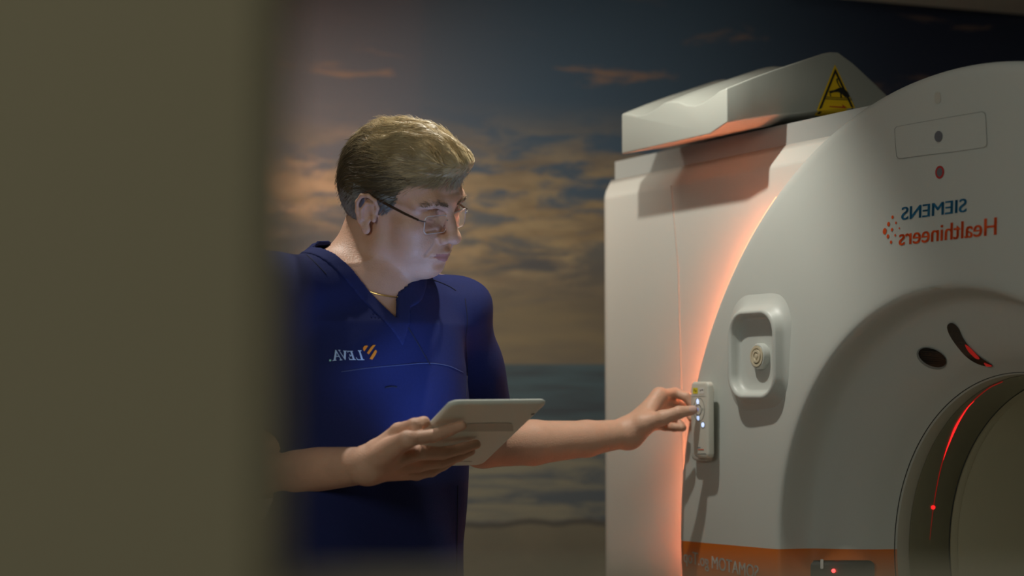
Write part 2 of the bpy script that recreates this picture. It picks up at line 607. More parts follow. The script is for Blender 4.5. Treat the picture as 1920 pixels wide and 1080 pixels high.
def dense_line(loop, n=4):
    out = []
    for i in range(len(loop)):
        a, b = loop[i], loop[(i + 1) % len(loop)]
        out += [(a[0] + (b[0] - a[0]) * k / n, a[1] + (b[1] - a[1]) * k / n) for k in range(n)]
    return out


def decal(name, polys, bv, off, m, parent, inv=None):
    """print or thin inlay lying on a surface. polys: list of [outer, hole, ...]"""
    vs, fs = [], []
    for loops in polys:
        if not isinstance(loops[0][0], (tuple, list)):
            loops = [loops]
        base = len(vs)
        l3 = [[Vector((x, y, 0)) for x, y in lp] for lp in loops]
        for lp in loops:
            for (x, y) in lp:
                h = hit(bv, x, y, off)
                if h is None:
                    print('MISS', name, x, y)
                vs.append(h if h is not None else vs[-1].copy())
        for tri in tessellate_polygon(l3):
            fs.append([base + i for i in tri])
    iv = inv if inv is not None else (parent_inv(parent))
    return np_obj(name, [iv @ Vector(v) for v in vs], fs, m, parent, smooth=False)


def parent_inv(parent):
    if parent is None:
        return Matrix.Identity(4)
    bpy.context.view_layer.update()
    return parent.matrix_world.inverted()


# mood light --------------------------------------------------------
bm = bmesh.new()
lathe(bm, [(0.771 + 0.006 * math.cos(t), -0.042 + 0.006 * math.sin(t)) for t in (2 * PI * k / 10 for k in range(11))], 160, math.radians(133), math.radians(240))
bm_obj('mood_light_strip', bm, M_led, ct)
bm = bmesh.new()
lathe(bm, [(0.7822 + 0.0024 * math.cos(t), -0.010 + 0.0024 * math.sin(t)) for t in (2 * PI * k / 8 for k in range(9))], 240, math.radians(127), math.radians(190))
tag(bm_obj('mood_light_edge', bm, M_rimled, ct), 'thin glowing orange line round the rim of the front cover')

# bore ---------------------------------------------------------------
bm = bmesh.new()
lathe(bm, [(0.3068, -0.1335), (0.3062, -0.1345), (0.305, -0.137), (0.305, -0.161)], 200)
bm_obj('bore_trim_ring', bm, M_ring, ct)
bm = bmesh.new()
lathe(bm, [(0.3075, -0.1325), (0.3082, -0.1312), (0.3092, -0.1312), (0.3095, -0.1325)], 200)
bm_obj('bore_seam', bm, M_seam, ct)
bm = bmesh.new()
lathe(bm, [(0.3045, -0.161), (0.304, -0.163), (0.304, -0.249), (0.3045, -0.251)], 200)
clear = bm_obj('clear_scan_ring', bm, M_clear, ct)
bm = bmesh.new()
lathe(bm, [(0.3042, -0.2495), (0.3036, -0.2505), (0.3036, -0.2522), (0.305, -0.253)], 200)
bm_obj('bore_seam', bm, M_seam, ct)
bm = bmesh.new()
lathe(bm, [(0.3048, -0.253), (0.3042, -0.256), (0.3042, -0.27), (0.3048, -0.2705), (0.3044, -0.272), (0.3044, -0.86)], 200)
bm_obj('bore_liner', bm, M_tunnel, ct)

# red laser line across the clear ring
BV_CLEAR = bvh_of(clear)


def stripe_on(bv, pts, widths, off, n=60):
    P = np.array(pts, float)
    cum = np.r_[0, np.cumsum(np.hypot(*np.diff(P, axis=0).T))]
    out_l, out_r = [], []
    for k in range(n + 1):
        s = cum[-1] * k / n
        x = np.interp(s, cum, P[:, 0]); y = np.interp(s, cum, P[:, 1])
        x2 = np.interp(min(s + 8, cum[-1]), cum, P[:, 0]); y2 = np.interp(min(s + 8, cum[-1]), cum, P[:, 1])
        x1 = np.interp(max(s - 8, 0), cum, P[:, 0]); y1 = np.interp(max(s - 8, 0), cum, P[:, 1])
        t = np.array([x2 - x1, y2 - y1]); t /= np.hypot(*t)
        w = np.interp(s / cum[-1], np.linspace(0, 1, len(widths)), widths) / 2
        out_l.append((x - t[1] * w, y + t[0] * w)); out_r.append((x + t[1] * w, y - t[0] * w))
    return out_l + out_r[::-1]


def smooth_line(pts, n=8):
    P = [np.array(p, float) for p in pts]
    P = [2 * P[0] - P[1]] + P + [2 * P[-1] - P[-2]]
    out = []
    for i in range(1, len(P) - 2):
        p0, p1, p2, p3 = P[i - 1:i + 3]
        for k in range(n):
            t = k / n
            out.append(tuple(0.5 * (2 * p1 + (p2 - p0) * t + (2 * p0 - 5 * p1 + 4 * p2 - p3) * t * t + (3 * p1 - p0 - 3 * p2 + p3) * t ** 3)))
    out.append(tuple(P[-2]))
    return out


las = smooth_line([(1743, 1012), (1750, 950), (1763, 880), (1782, 822), (1812, 766), (1850, 730), (1880, 715)])
decal('laser_line', [stripe_on(BV_CLEAR, las, [0.5, 1.5, 2, 2, 1.5], 0.0)], BV_CLEAR, 0.0006, M_laser_dim, ct)
las2 = smooth_line([(1768, 862), (1777, 835), (1793, 797), (1812, 766), (1826, 751)])
decal('laser_line', [stripe_on(BV_CLEAR, las2, [0.4, 2.5, 4.2, 2.5, 0.5], 0.0)], BV_CLEAR, 0.0012, M_laser, ct)
decal('laser_spot', [ell(1749, 951, 4, 4)], BV_CLEAR, 0.0012, M_laser, ct)

# housing behind the cover -------------------------------------------------
UL = -1.187
bm = bmesh.new()
prof_h = [(0.062, 0.06), (0.062, 1.714), (0.097, 1.757), (0.80, 1.757), (0.80, 0.06)]
r0 = [(UL, y, z) for y, z in prof_h]
r1 = [(1.18, y, z) for y, z in prof_h]
add_rings(bm, [r0, r1], True, True, True)
bmesh.ops.recalc_face_normals(bm, faces=bm.faces)
ver = [e for e in bm.edges if abs(e.verts[0].co.x - e.verts[1].co.x) < 1e-5 and min(e.verts[0].co.y, e.verts[1].co.y) < 0.07 and abs(e.verts[0].co.z - e.verts[1].co.z) > 1]
bmesh.ops.bevel(bm, geom=ver, offset=0.045, segments=5, profile=0.5, affect='EDGES')
oth = [e for e in bm.edges if e.calc_face_angle(0) > math.radians(25)]
bmesh.ops.bevel(bm, geom=oth, offset=0.006, segments=2, profile=0.5, affect='EDGES')
housing = bm_obj('housing', bm, M_white2, ct, True, 40)
cyl = [(0.455 * math.cos(2 * PI * k / 96), HC + 0.455 * math.sin(2 * PI * k / 96)) for k in range(96)]
cut(housing, [cutter(cyl, 0.0, 1.1)])
housing.data.set_sharp_from_angle(angle=math.radians(40))

bm = bmesh.new()
add_box(bm, (-1.172, 0.098, 1.7565), (1.158, 0.76, 1.7965))
bevel_all(bm, 0.006, 2)
bm_obj('top_deck', bm, M_deck, ct, True, 40)
bm = bmesh.new()
add_box(bm, (-1.12, 0.1, 0.0), (1.12, 0.74, 0.06))
bm_obj('base_plinth', bm, M_darkp, ct, False)
bm = bmesh.new()
add_tube(bm, [(-0.895, 0.0622, 1.714), (-0.8712, 0.0622, 1.548), (-0.8557, 0.0622, 1.177), (-0.848, 0.0622, 0.9), (-0.848, 0.0622, 0.07)], 0.0013, 6)
bm_obj('panel_seam', bm, M_greyseam, ct)

# hood on top -------------------------------------------------------------
vL, uR = 0.04, -0.5536
top_px = [(1165, 214), (1171, 212.5), (1180, 213.5), (1195, 217), (1212, 214), (1230, 204), (1245, 193), (1258, 190), (1272, 191), (1287, 197),
          (1303, 198), (1318, 193), (1333, 183), (1347, 172), (1362, 165)]
topl = [G(x, y, vL) for x, y in top_px]
u_l = topl[0].x
topl = [(u_l + (p.x - u_l) * (uR - u_l) / (topl[-1].x - u_l), p.z) for p in topl]
w_r = topl[-1][1]
stations = [(-vL, 0.0, 1.774), (0.02, 0.025, 1.786), (0.0655, 0.0425, 1.795), (0.12, 0.062, 1.803), (0.184, 0.085, 1.815), (0.20, 0.0885, 1.818), (0.218, 0.0895, 1.82), (0.253, 0.072, 1.82),
            (0.30, 0.041, 1.82), (0.336, 0.016, 1.82), (0.37, -0.012, 1.82)]
bm = bmesh.new()
rings = []
for y, dz, wb in stations:
    fade = max(0.0, 1.0 - max(0.0, y - 0.21) / 0.12)
    ring = [(u_l, y, wb)] + [(u, y, max(wb + 0.012, (w_r + (w - w_r) * fade) + dz)) for u, w in topl] + [(uR, y, wb + 0.014), (uR - 0.055, y, wb)]
    rings.append(ring)
add_rings(bm, rings, True, True, True)
bmesh.ops.recalc_face_normals(bm, faces=bm.faces)
es = [e for e in bm.edges if len(e.link_faces) == 2 and e.calc_face_angle(0) > math.radians(38)]
bmesh.ops.bevel(bm, geom=es, offset=0.008, segments=3, profile=0.5, affect='EDGES', clamp_overlap=True)
hood = bm_obj('top_hood', bm, M_hood, ct, True, 60)
BV_HOOD = bvh_of(hood)
bm = bmesh.new()
add_box(bm, (-0.86, 0.12, 1.79), (-0.60, 0.34, 1.83))
bm_obj('hood_bracket', bm, M_darkp, ct, False)

# warning sign on the hood
A_, B_, C_ = (1565, 121), (1527, 216), (1612, 222)


def tri_in(k):
    cx, cy = (A_[0] + B_[0] + C_[0]) / 3, (A_[1] + B_[1] + C_[1]) / 3
    return [(cx + (x - cx) * k, cy + (y - cy) * k) for x, y in (A_, B_, C_)]


def dense(loop, n=10):
    out = []
    for i in range(len(loop)):
        a, b = loop[i], loop[(i + 1) % len(loop)]
        for k in range(n):
            out.append((a[0] + (b[0] - a[0]) * k / n, a[1] + (b[1] - a[1]) * k / n))
    return out


sign = decal('warning_sign', [dense(tri_in(1.0))], BV_HOOD, 0.0008, M_yellow, ct)
decal('warning_border', [[dense(tri_in(0.89)), dense(tri_in(0.74))]], BV_HOOD, 0.0013, M_black, sign)


def zz(pts):            # 1163-px crop of (1500,100)-(1640,230)
    return [(1500 + x / 8.307, 100 + y / 8.307) for x, y in pts]


pic = [zz([(455, 615), (440, 590), (520, 575), (600, 540), (650, 535), (700, 570), (735, 600), (775, 680), (700, 690), (650, 640), (590, 605), (520, 608), (470, 625), (478, 675), (462, 672)]),
       zz([(555, 405), (575, 390), (612, 380), (612, 392), (582, 405), (585, 450), (608, 500), (640, 540), (620, 540), (592, 505), (566, 450)]),
       zz([(618, 620), (640, 625), (648, 690), (622, 688)]),
       zz([(370, 675), (800, 700), (800, 710), (372, 686)]), zz([(378, 703), (800, 722), (805, 734), (378, 716)])]
decal('pictogram', pic, BV_HOOD, 0.0013, M_black, sign)
decal('direction_arrow', [zz([(450, 822), (660, 832), (645, 795), (722, 845), (655, 888), (668, 850), (450, 838)])], BV_HOOD, 0.0015, M_redp, sign)

# recess with intercom ------------------------------------------------------
bm = bmesh.new()
sv = 0.0115
pr = [(0.030, sv - 0.002, 0.06), (0.022, sv + 0.0012, 0.056), (0.012, sv + 0.006, 0.05), (0.005, sv + 0.014, 0.046), (0.001, sv + 0.022, 0.043), (-0.002, sv + 0.0255, 0.041),
      (-0.006, sv + 0.0255, 0.038), (-0.0095, sv + 0.0215, 0.036), (-0.0115, sv + 0.014, 0.034), (-0.0135, sv + 0.0075, 0.033), (-0.018, sv + 0.0055, 0.03), (-0.035, sv + 0.005, 0.02)]
rings = [[(x, -v, z) for x, z in rrect(rcu, rcw, rha + e, rhb + e, r, 8)] for e, v, r in pr]
add_rings(bm, rings, True, False, True)
recess = bm_obj('intercom_recess', bm, M_white, ct, True, 50)
fl = sv + 0.005
kc = G(1419, 668, fl + 0.012)


def lathe_y(bm, cx, cz, prof, seg=40):
    add_rings(bm, [[(cx + r * math.cos(2 * PI * k / seg), -v, cz + r * math.sin(2 * PI * k / seg)) for k in range(seg)] for r, v in prof], True, False, True)


bm = bmesh.new()
lathe_y(bm, kc.x, kc.z, [(0.0235, fl - 0.001), (0.0235, fl + 0.008), (0.0215, fl + 0.012), (0.0195, fl + 0.0125), (0.019, fl + 0.0115)])
knob = bm_obj('intercom_bezel', bm, M_white, recess)
bm = bmesh.new()
lathe_y(bm, kc.x, kc.z, [(0.019, fl + 0.010), (0.0185, fl + 0.0135), (0.0145, fl + 0.0135), (0.0138, fl + 0.0115), (0.0122, fl + 0.0115), (0.0115, fl + 0.0145), (0.0075, fl + 0.0145),
                         (0.0068, fl + 0.0122), (0.0048, fl + 0.0122), (0.004, fl + 0.0145), (0.002, fl + 0.015)])
bm_obj('intercom_button', bm, M_cream, recess)

# access panel, lenses -----------------------------------------------------
acc_o = [(1677.5, 242), (1681, 237.5), (1720, 230), (1780, 219.5), (1842, 209), (1847, 211), (1849, 217), (1850.5, 245), (1852, 270), (1849.5, 275), (1845, 277), (1790, 285), (1740, 291), (1690, 298), (1684, 297.5), (1681, 293), (1679, 270)]
acc_c = (1764.5, 253.5)
acc_i = [(acc_c[0] + (x - acc_c[0]) * 0.988, acc_c[1] + (y - acc_c[1]) * 0.97) for x, y in acc_o]
access = decal('access_panel', [dense_line(acc_i)], BV_COVER, 0.0006, M_white, ct)
decal('access_panel_seam', [[dense_line(acc_o), dense_line(acc_i)]], BV_COVER, 0.0007, M_greyseam, access)
BV_ACC = BV_COVER
decal('camera_lens', [ell(1760.5, 256, 7.4, 10.5, 5)], BV_ACC, 0.0012, M_lens, access)
decal('status_ring', [[ell(1762.5, 323, 8.3, 12.3, 5), ell(1762.5, 323, 5.2, 8.4, 5)]], BV_COVER, 0.0008, M_redlens, ct)
decal('status_lens', [ell(1762.5, 323, 5.3, 8.5, 5)], BV_COVER, 0.0009, M_lens, ct)
decal('sensor_window', [rot_rrect(1753, 172, 1764, 194, 5)], BV_COVER, 0.0008, mat('pale_window', (0.5, 0.5, 0.44), 0.3, noise=0.03), ct)
decal('top_slit', [ell(1754, 540, 12, 1.6, 2)], BV_COVER, 0.0008, M_ring, ct)

# windows in the flare
oval = ell(1749.5, 669, 27.5, 15.5, 24)
decal('sensor_bezel', [[ell(1747.5, 671, 30, 18.5, 25), oval]], BV_COVER, 0.0012, M_greyseam, ct)
sw = decal('sensor_lens', [oval], BV_COVER, 0.0026, M_dark, ct)
slot = smooth_loop([(1777, 612), (1782, 605), (1790, 606), (1799, 616), (1806, 632), (1820, 651), (1840, 669), (1862, 684), (1850, 685), (1832, 680), (1812, 667), (1793, 645), (1781, 626)], 5)
lw = decal('laser_window', [slot], BV_COVER, 0.0020, M_dark, ct)
decal('laser_glow', [smooth_loop([(1811, 645), (1817, 647), (1830, 660), (1838, 670), (1831, 670), (1818, 658)], 5)], BV_COVER, 0.0028, M_laser_dim, lw)
decal('laser_glow', [smooth_loop([(1846, 678), (1853, 680), (1862, 684), (1851, 685)], 4)], BV_COVER, 0.0028, M_laser_dim, lw)

# dark display at the foot of the cover
disp = decal('gantry_display', [dense(rot_rrect(1520, 1050, 1640, 1110, 12), 3)], BV_COVER, 0.0090, M_darkp, ct)
bm = bmesh.new()
c0 = MI @ hit(BV_COVER, 1567, 1070, 0.010)
bmesh.ops.create_uvsphere(bm, u_segments=16, v_segments=10, radius=0.0035, matrix=Matrix.Translation(c0))
bm_obj('power_lamp', bm, mat('lamp_red', (1, 0.05, 0.05), 0.4, emit=(1.0, 0.03, 0.03), estr=9, noise=0.02), ct)
decal('level_mark', [rot_rrect(1543, 1048, 1548.5, 1066, 1.5)], BV_COVER, 0.0105, M_gprint, ct)

# lettering (mirrored in the photograph, so it runs right to left here) -------
def text_mesh(body, bold=0.0):
    cu = bpy.data.curves.new('t', 'FONT')
    cu.body = body
    cu.offset = bold
    cu.resolution_u = 6
    o = bpy.data.objects.new('t', cu)
    COL.objects.link(o)
    bpy.context.view_layer.update()
    dg = bpy.context.evaluated_depsgraph_get()
    me = bpy.data.meshes.new_from_object(o.evaluated_get(dg))
    vs = np.array([v.co[:] for v in me.vertices])
    fs = [tuple(p.vertices) for p in me.polygons]
    bpy.data.objects.remove(o, do_unlink=True)
    bpy.data.meshes.remove(me)
    return vs, fs


A_OFF = np.array([1.0, 0.0, 0.0])


def letter_on_cover(name, body, u_left, u_right, w_base, cap, m, bold, shear=0.0, off=0.0009, slope=0.0):
    vs, fs = text_mesh(body, 0.0)
    n0, f0 = len(vs), list(fs)
    base = vs.copy()
    for k, dx in enumerate((bold, -bold), 1):
        vs = np.concatenate([vs, base + A_OFF * dx])
        fs = fs + [tuple(i + n0 * k for i in f) for f in f0]
    x0, x1 = vs[:, 0].min(), vs[:, 0].max()
    caph = vs[:, 1].max() if body[0].isupper() and 'l' not in body else 0.73
    out = []
    for x, y, z in vs:
        t = (x - x0) / (x1 - x0)
        u = u_right + (u_left - u_right) * t - shear * y
        w = w_base + y / caph * cap + slope * (u - u_right)
        o_ = MW @ Vector((u, -0.3, w))
        d = MW.to_3x3() @ Vector((0, 1, 0))
        loc, nrm, i, dist = BV_COVER.ray_cast(o_, d)
        p = MI @ (loc + (nrm if nrm.dot(d) < 0 else -nrm) * off)
        out.append(p)
    return np_obj(name, out, fs, m, ct, smooth=False)


letter_on_cover('brand_lettering', 'SIEMENS', -0.1085, 0.0425, 1.5728, 0.0205, M_siem, 0.022)
letter_on_cover('brand_lettering', 'Healthineers', -0.113, 0.1075, 1.5325, 0.0280, M_health, 0.02)
letter_on_cover('model_lettering', 'SOMATOM go.Top', -0.757, -0.497, 0.9665, 0.0235, M_gprint, 0.016, slope=-0.03)
z5 = lambda x, y: (1640 + x / 7.68, 360 + y / 7.68)
dots = [(150, 565, 27, 47), (205, 463, 20, 33), (262, 362, 17, 24), (195, 640, 18, 32), (240, 722, 16, 24), (255, 543, 15, 26), (312, 445, 11, 19), (300, 622, 12, 19), (360, 522, 9, 15)]
decal('brand_dots', [ell(*z5(x, y), a / 7.68, b / 7.68, 8, 16) for x, y, a, b in dots], BV_COVER, 0.0009, M_health, ct)

# cradle
bm = bmesh.new()
add_rings(bm, [[(x, -v, z) for x, z in rrect(-0.676, 1.2405, 0.0285 + e, 0.0715 + e, 0.013, 6)] for e, v in ((0, -0.004), (0, 0.018), (-0.001, 0.021), (-0.004, 0.0225))], True, False, True)
bm_obj('handset_cradle', bm, M_cradle, ct, True, 50)

# ---------------------------------------------------------------- handset
hs = empty('remote_handset', MW @ Vector((-0.65, -0.0225, 1.175)), RZ)
tag(hs, 'small white remote handset with glowing buttons, gripped by a hand at the scanner edge', 'remote control')
bpy.context.view_layer.update()
HI = hs.matrix_world.inverted()
bm = bmesh.new()
prh = [(-0.003, 0.0228), (0, 0.0255), (0, 0.0345), (-0.0012, 0.0365), (-0.003, 0.0375), (-0.006, 0.038)]
rings = []
for e, v in prh:
    loop = rrect(-0.6515, 1.2465, 0.0285 + e, 0.0705 + e, 0.009, 5)
    rings.append([HI @ (MW @ Vector((x * 1.0 + (0.0 if x > -0.6515 else 0.009 * max(0, (1.2465 - z)) / 0.07), -v, z))) for x, z in loop])
add_rings(bm, rings, True, True, True)
shell_ = bm_obj('handset_shell', bm, M_hand, hs, True, 45)
BV_HS = bvh_of(shell_)
decal('yellow_label', [rot_rrect(1299.5, 727, 1308.5, 738, 1.0)], BV_HS, 0.0005, mat('label_yellow', (0.75, 0.66, 0.03), 0.5, noise=0.05), hs, HI)
decal('white_label', [rot_rrect(1311.5, 727, 1320, 738, 1.0)], BV_HS, 0.0005, mat('label_white', (0.7, 0.7, 0.66), 0.5, noise=0.05), hs, HI)
decal('label_marks', [rot_rrect(1301.5, 729.5, 1303, 734, .3), rot_rrect(1304.5, 731, 1306, 735, .3), rot_rrect(1313, 730.5, 1314.5, 733.5, .3), rot_rrect(1316, 730, 1318.5, 732, .3)], BV_HS, 0.0008, M_black, hs, HI)
decal('label_ledge', [rot_rrect(1298, 740.5, 1322, 742.5, 0.8)], BV_HS, 0.0008, M_white, hs, HI)
decal('control_ring', [[ell(1311, 768, 10.5, 22.5), ell(1311, 768, 9.7, 21.5)]], BV_HS, 0.0005, M_greyseam, hs, HI)
decal('centre_button_ring', [[ell(1309.5, 768.5, 6.2, 10.4), ell(1309.5, 768.5, 5.2, 9.2)]], BV_HS, 0.0006, M_lens, hs, HI)
decal('button_light', [[(1308.3, 747), (1310.8, 752), (1310, 757.5), (1307.5, 757.5), (1305.8, 752)]], BV_HS, 0.0007, M_button, hs, HI)
decal('button_light', [[(1307.5, 780), (1310.5, 780), (1311.5, 784), (1310.5, 788.5), (1308, 787), (1306.8, 784)]], BV_HS, 0.0007, M_button, hs, HI)
decal('button_light', [ell(1318.2, 796.5, 2.7, 4.4)], BV_HS, 0.0007, M_button, hs, HI)
decal('button_light', [ell(1308.7, 767.5, 1.2, 3.0)], BV_HS, 0.0007, M_button_dim, hs, HI)
decal('button_ring', [[ell(1318.2, 796.5, 3.9, 6.2), ell(1318.2, 796.5, 3.2, 5.2)]], BV_HS, 0.0006, M_greyseam, hs, HI)
decal('button_mark', [ell(1318, 767, 0.8, 2.0)], BV_HS, 0.0006, M_greyseam, hs, HI)
decal('maker_print', [rot_rrect(1309, 842.2, 1320, 843.6, .3)], BV_HS, 0.0006, M_health, hs, HI)
decal('maker_print', [rot_rrect(1308.5, 838.6, 1314, 839.8, .3)], BV_HS, 0.0006, M_siem, hs, HI)
decal('slot_line', [rot_rrect(1308, 850, 1324, 851.6, .5)], BV_HS, 0.0006, M_greyseam, hs, HI)
# ---------------------------------------------------------------- the man: signed-distance modelling
class Vol:
    def __init__(self, lo, hi, h):
        self.lo, self.h = np.array(lo, float), h
        self.n = [int(math.ceil((hi[i] - lo[i]) / h)) + 1 for i in range(3)]
        self.ax = [(self.lo[i] + h * np.arange(self.n[i])).astype(np.float32) for i in range(3)]
        self.A = np.full(self.n, 1.0, np.float32)

    def view(self, bb=None, m=0.0):
        if bb is None:
            sl = [slice(0, n) for n in self.n]
        else:
            sl = []
            for i in range(3):
                a = max(0, int(math.floor((bb[0][i] - m - self.lo[i]) / self.h)))
                b = min(self.n[i], int(math.ceil((bb[1][i] + m - self.lo[i]) / self.h)) + 2)
                if b <= a:
                    return None, None
                sl.append(slice(a, b))
        x = self.ax[0][sl[0]][:, None, None]
        y = self.ax[1][sl[1]][None, :, None]
        z = self.ax[2][sl[2]][None, None, :]
        return tuple(sl), (x, y, z)

    def add(self, prim, k=0.0):
        f, bb = prim
        sl, c = self.view(bb, max(k, 2 * self.h) + self.h)
        if sl is None:
            return
        self.A[sl] = smin(self.A[sl], f(*c).astype(np.float32), k)

    def sub(self, prim, k=0.0):
        f, bb = prim
        sl, c = self.view(bb, max(k, 2 * self.h) + self.h)
        if sl is None:
            return
        self.A[sl] = -smin(-self.A[sl], f(*c).astype(np.float32), k)

    def mesh(self):
        return surface_nets(self.A, self.lo, self.h)


def smin(a, b, k):
    if k <= 0:
        return np.minimum(a, b)
    h = np.maximum(k - np.abs(a - b), 0) / k
    return np.minimum(a, b) - h * h * (k * 0.25)


def cone(a, b, ra, rb):
    a, b = np.array(a, float), np.array(b, float)
    d = b - a
    L2 = float(d @ d) + 1e-12

    def f(x, y, z):
        t = np.clip(((x - a[0]) * d[0] + (y - a[1]) * d[1] + (z - a[2]) * d[2]) / L2, 0, 1)
        return np.sqrt((x - a[0] - d[0] * t) ** 2 + (y - a[1] - d[1] * t) ** 2 + (z - a[2] - d[2] * t) ** 2) - (ra + (rb - ra) * t)
    r = max(ra, rb)
    return f, (np.minimum(a, b) - r, np.maximum(a, b) + r)


def ellip(c, r, R=np.eye(3)):
    """R rows are the axes"""
    c, r, R = np.array(c, float), np.array(r, float), np.array(R, float)

    def f(x, y, z):
        dx, dy, dz = x - c[0], y - c[1], z - c[2]
        q = [(R[i][0] * dx + R[i][1] * dy + R[i][2] * dz) for i in range(3)]
        k0 = np.sqrt(sum((q[i] / r[i]) ** 2 for i in range(3))) + 1e-6
        k1 = np.sqrt(sum((q[i] / r[i] ** 2) ** 2 for i in range(3))) + 1e-6
        return k0 * (k0 - 1) / k1
    e = np.sqrt(((R * r[:, None]) ** 2).sum(0))
    return f, (c - e, c + e)


def surface_nets(A, lo, h):
    inside = A < 0
    n = A.shape
    cells, poss, quads_c, flips = [], [], [], []
    for ax in range(3):
        s0 = [slice(None)] * 3; s1 = [slice(None)] * 3
        s0[ax] = slice(0, -1); s1[ax] = slice(1, None)
        ch = inside[tuple(s0)] != inside[tuple(s1)]
        idx = np.argwhere(ch)
        o1, o2 = [(1, 2), (2, 0), (0, 1)][ax]
        ok = (idx[:, o1] > 0) & (idx[:, o2] > 0) & (idx[:, o1] < n[o1] - 1) & (idx[:, o2] < n[o2] - 1)
        idx = idx[ok]
        a0 = A[idx[:, 0], idx[:, 1], idx[:, 2]]
        j = idx.copy(); j[:, ax] += 1
        a1 = A[j[:, 0], j[:, 1], j[:, 2]]
        t = a0 / (a0 - a1)
        pos = idx.astype(np.float64)
        pos[:, ax] += t
        q = []
        for (d1, d2) in ((1, 1), (0, 1), (0, 0), (1, 0)):
            c = idx.copy(); c[:, o1] -= d1; c[:, o2] -= d2
            cid = (c[:, 0] * n[1] + c[:, 1]) * n[2] + c[:, 2]
            q.append(cid); cells.append(cid); poss.append(pos)
        quads_c.append(np.stack(q, 1)); flips.append(a0 >= 0)
    cid = np.concatenate(cells); pos = np.concatenate(poss)
    uq, inv = np.unique(cid, return_inverse=True)
    cnt = np.bincount(inv)
    V = np.stack([np.bincount(inv, pos[:, i]) / cnt for i in range(3)], 1) * h + lo
    Q = np.searchsorted(uq, np.concatenate(quads_c))
    fl = np.concatenate(flips)
    Q[fl] = Q[fl][:, ::-1]
    return V, Q


def relax(V, Q, it=1, lam=0.5):
    for _ in range(it):
        S = np.zeros_like(V); C = np.zeros(len(V))
        for a, b in ((0, 1), (1, 2), (2, 3), (3, 0)):
            np.add.at(S, Q[:, a], V[Q[:, b]]); np.add.at(C, Q[:, a], 1)
            np.add.at(S, Q[:, b], V[Q[:, a]]); np.add.at(C, Q[:, b], 1)
        V = V + lam * (S / np.maximum(C, 1)[:, None] - V)
    return V


def fast_mesh(name, V, Q, mats, parent=None, smooth=True, midx=None, origin=None):
    V = np.asarray(V, float)
    if origin is not None:
        V = V - np.array(origin)
    k = Q.shape[1]
    me = bpy.data.meshes.new(name)
    me.vertices.add(len(V)); me.vertices.foreach_set('co', V.astype(np.float32).ravel())
    me.loops.add(Q.size); me.loops.foreach_set('vertex_index', Q.astype(np.int32).ravel())
    me.polygons.add(len(Q)); me.polygons.foreach_set('loop_start', (np.arange(len(Q)) * k).astype(np.int32))
    o = bpy.data.objects.new(name, me)
    COL.objects.link(o)
    for m in mats:
        me.materials.append(m)
    me.polygons.foreach_set('use_smooth', np.full(len(Q), smooth))
    if midx is not None:
        me.polygons.foreach_set('material_index', midx.astype(np.int32))
    me.update(calc_edges=True)
    me.validate()
    if parent:
        o.parent = parent
    return o


A3 = lambda v: np.array(v, float)

# skeleton ----------------------------------------------------------------
TF = A3((0.64, -0.77, 0)); TF /= np.linalg.norm(TF)      # chest faces this way
TL = A3((TF[1], -TF[0], 0))                              # towards the near arm
TCX, TCY = -0.2455, 2.92
FAR_SH = A3(W(846, 577, 3.04))
NEAR_SH = FAR_SH + 0.37 * TL
NEAR_SH[2] = 1.462
FAR_EL = A3(W(905, 832, 3.18)); FAR_WR = A3(W(1178, 812, 3.30))
NEAR_EL = A3((-0.42, 2.87, 1.168)); NEAR_WR = A3(W(690, 872, 2.68))
HO = A3((-0.1850, 2.90, 1.6010))
al, be, ro = math.radians(30.8), math.radians(21.6), math.radians(-13.2)
HF = A3((math.cos(be) * math.cos(al), -math.cos(be) * math.sin(al), -math.sin(be)))
HU0 = A3((math.sin(be) * math.cos(al), -math.sin(be) * math.sin(al), math.cos(be)))
HS0 = np.cross(HU0, HF)
HS0 = -HS0 if HS0[1] > 0 else HS0                        # towards the camera side
HS = HS0 * math.cos(ro) + HU0 * math.sin(ro)
HU = HU0 * math.cos(ro) - HS0 * math.sin(ro)
HR = np.stack([HF, HS, HU])


def H(f, s_, u):
    """head coordinates in millimetres: forward, to the camera side, up"""
    return HO + (f * HF + s_ * HS + u * HU) * 0.001


def hell(c, r, rot=None):
    R = HR if rot is None else rot @ HR
    return ellip(H(*c), A3(r) * 0.001, R)


def hcone(a, b, ra, rb):
    return cone(H(*a), H(*b), ra * 0.001, rb * 0.001)


def rotz(d):
    c, s_ = math.cos(math.radians(d)), math.sin(math.radians(d))
    return np.array([[c, s_, 0], [-s_, c, 0], [0, 0, 1.0]])


def roty(d):
    c, s_ = math.cos(math.radians(d)), math.sin(math.radians(d))
    return np.array([[c, 0, s_], [0, 1, 0], [-s_, 0, c]])


# torso table: z, forward shift, half width, half depth
TT = np.array([(0.74, 0.0, 0.186, 0.130), (0.95, 0.0, 0.182, 0.134), (1.05, 0.0, 0.176, 0.132), (1.15, 0.004, 0.176, 0.134), (1.25, 0.006, 0.180, 0.132), (1.34, 0.004, 0.187, 0.125),
               (1.41, 0.0, 0.182, 0.112), (1.46, -0.006, 0.150, 0.092), (1.50, -0.010, 0.105, 0.076), (1.54, -0.010, 0.075, 0.066), (1.60, -0.01, 0.06, 0.06)])


def torso(grow):
    def f(x, y, z):
        cf = np.interp(z, TT[:, 0], TT[:, 1]); a = np.interp(z, TT[:, 0], TT[:, 2]) + grow; b = np.interp(z, TT[:, 0], TT[:, 3]) + grow
        dx, dy = x - TCX, y - TCY
        l = dx * TL[0] + dy * TL[1]
        q = dx * TF[0] + dy * TF[1] - cf
        r = ((np.abs(l) / a) ** 2.3 + (np.abs(q) / b) ** 2.3 + 1e-9) ** (1 / 2.3)
        return (r - 1) * b
    return f


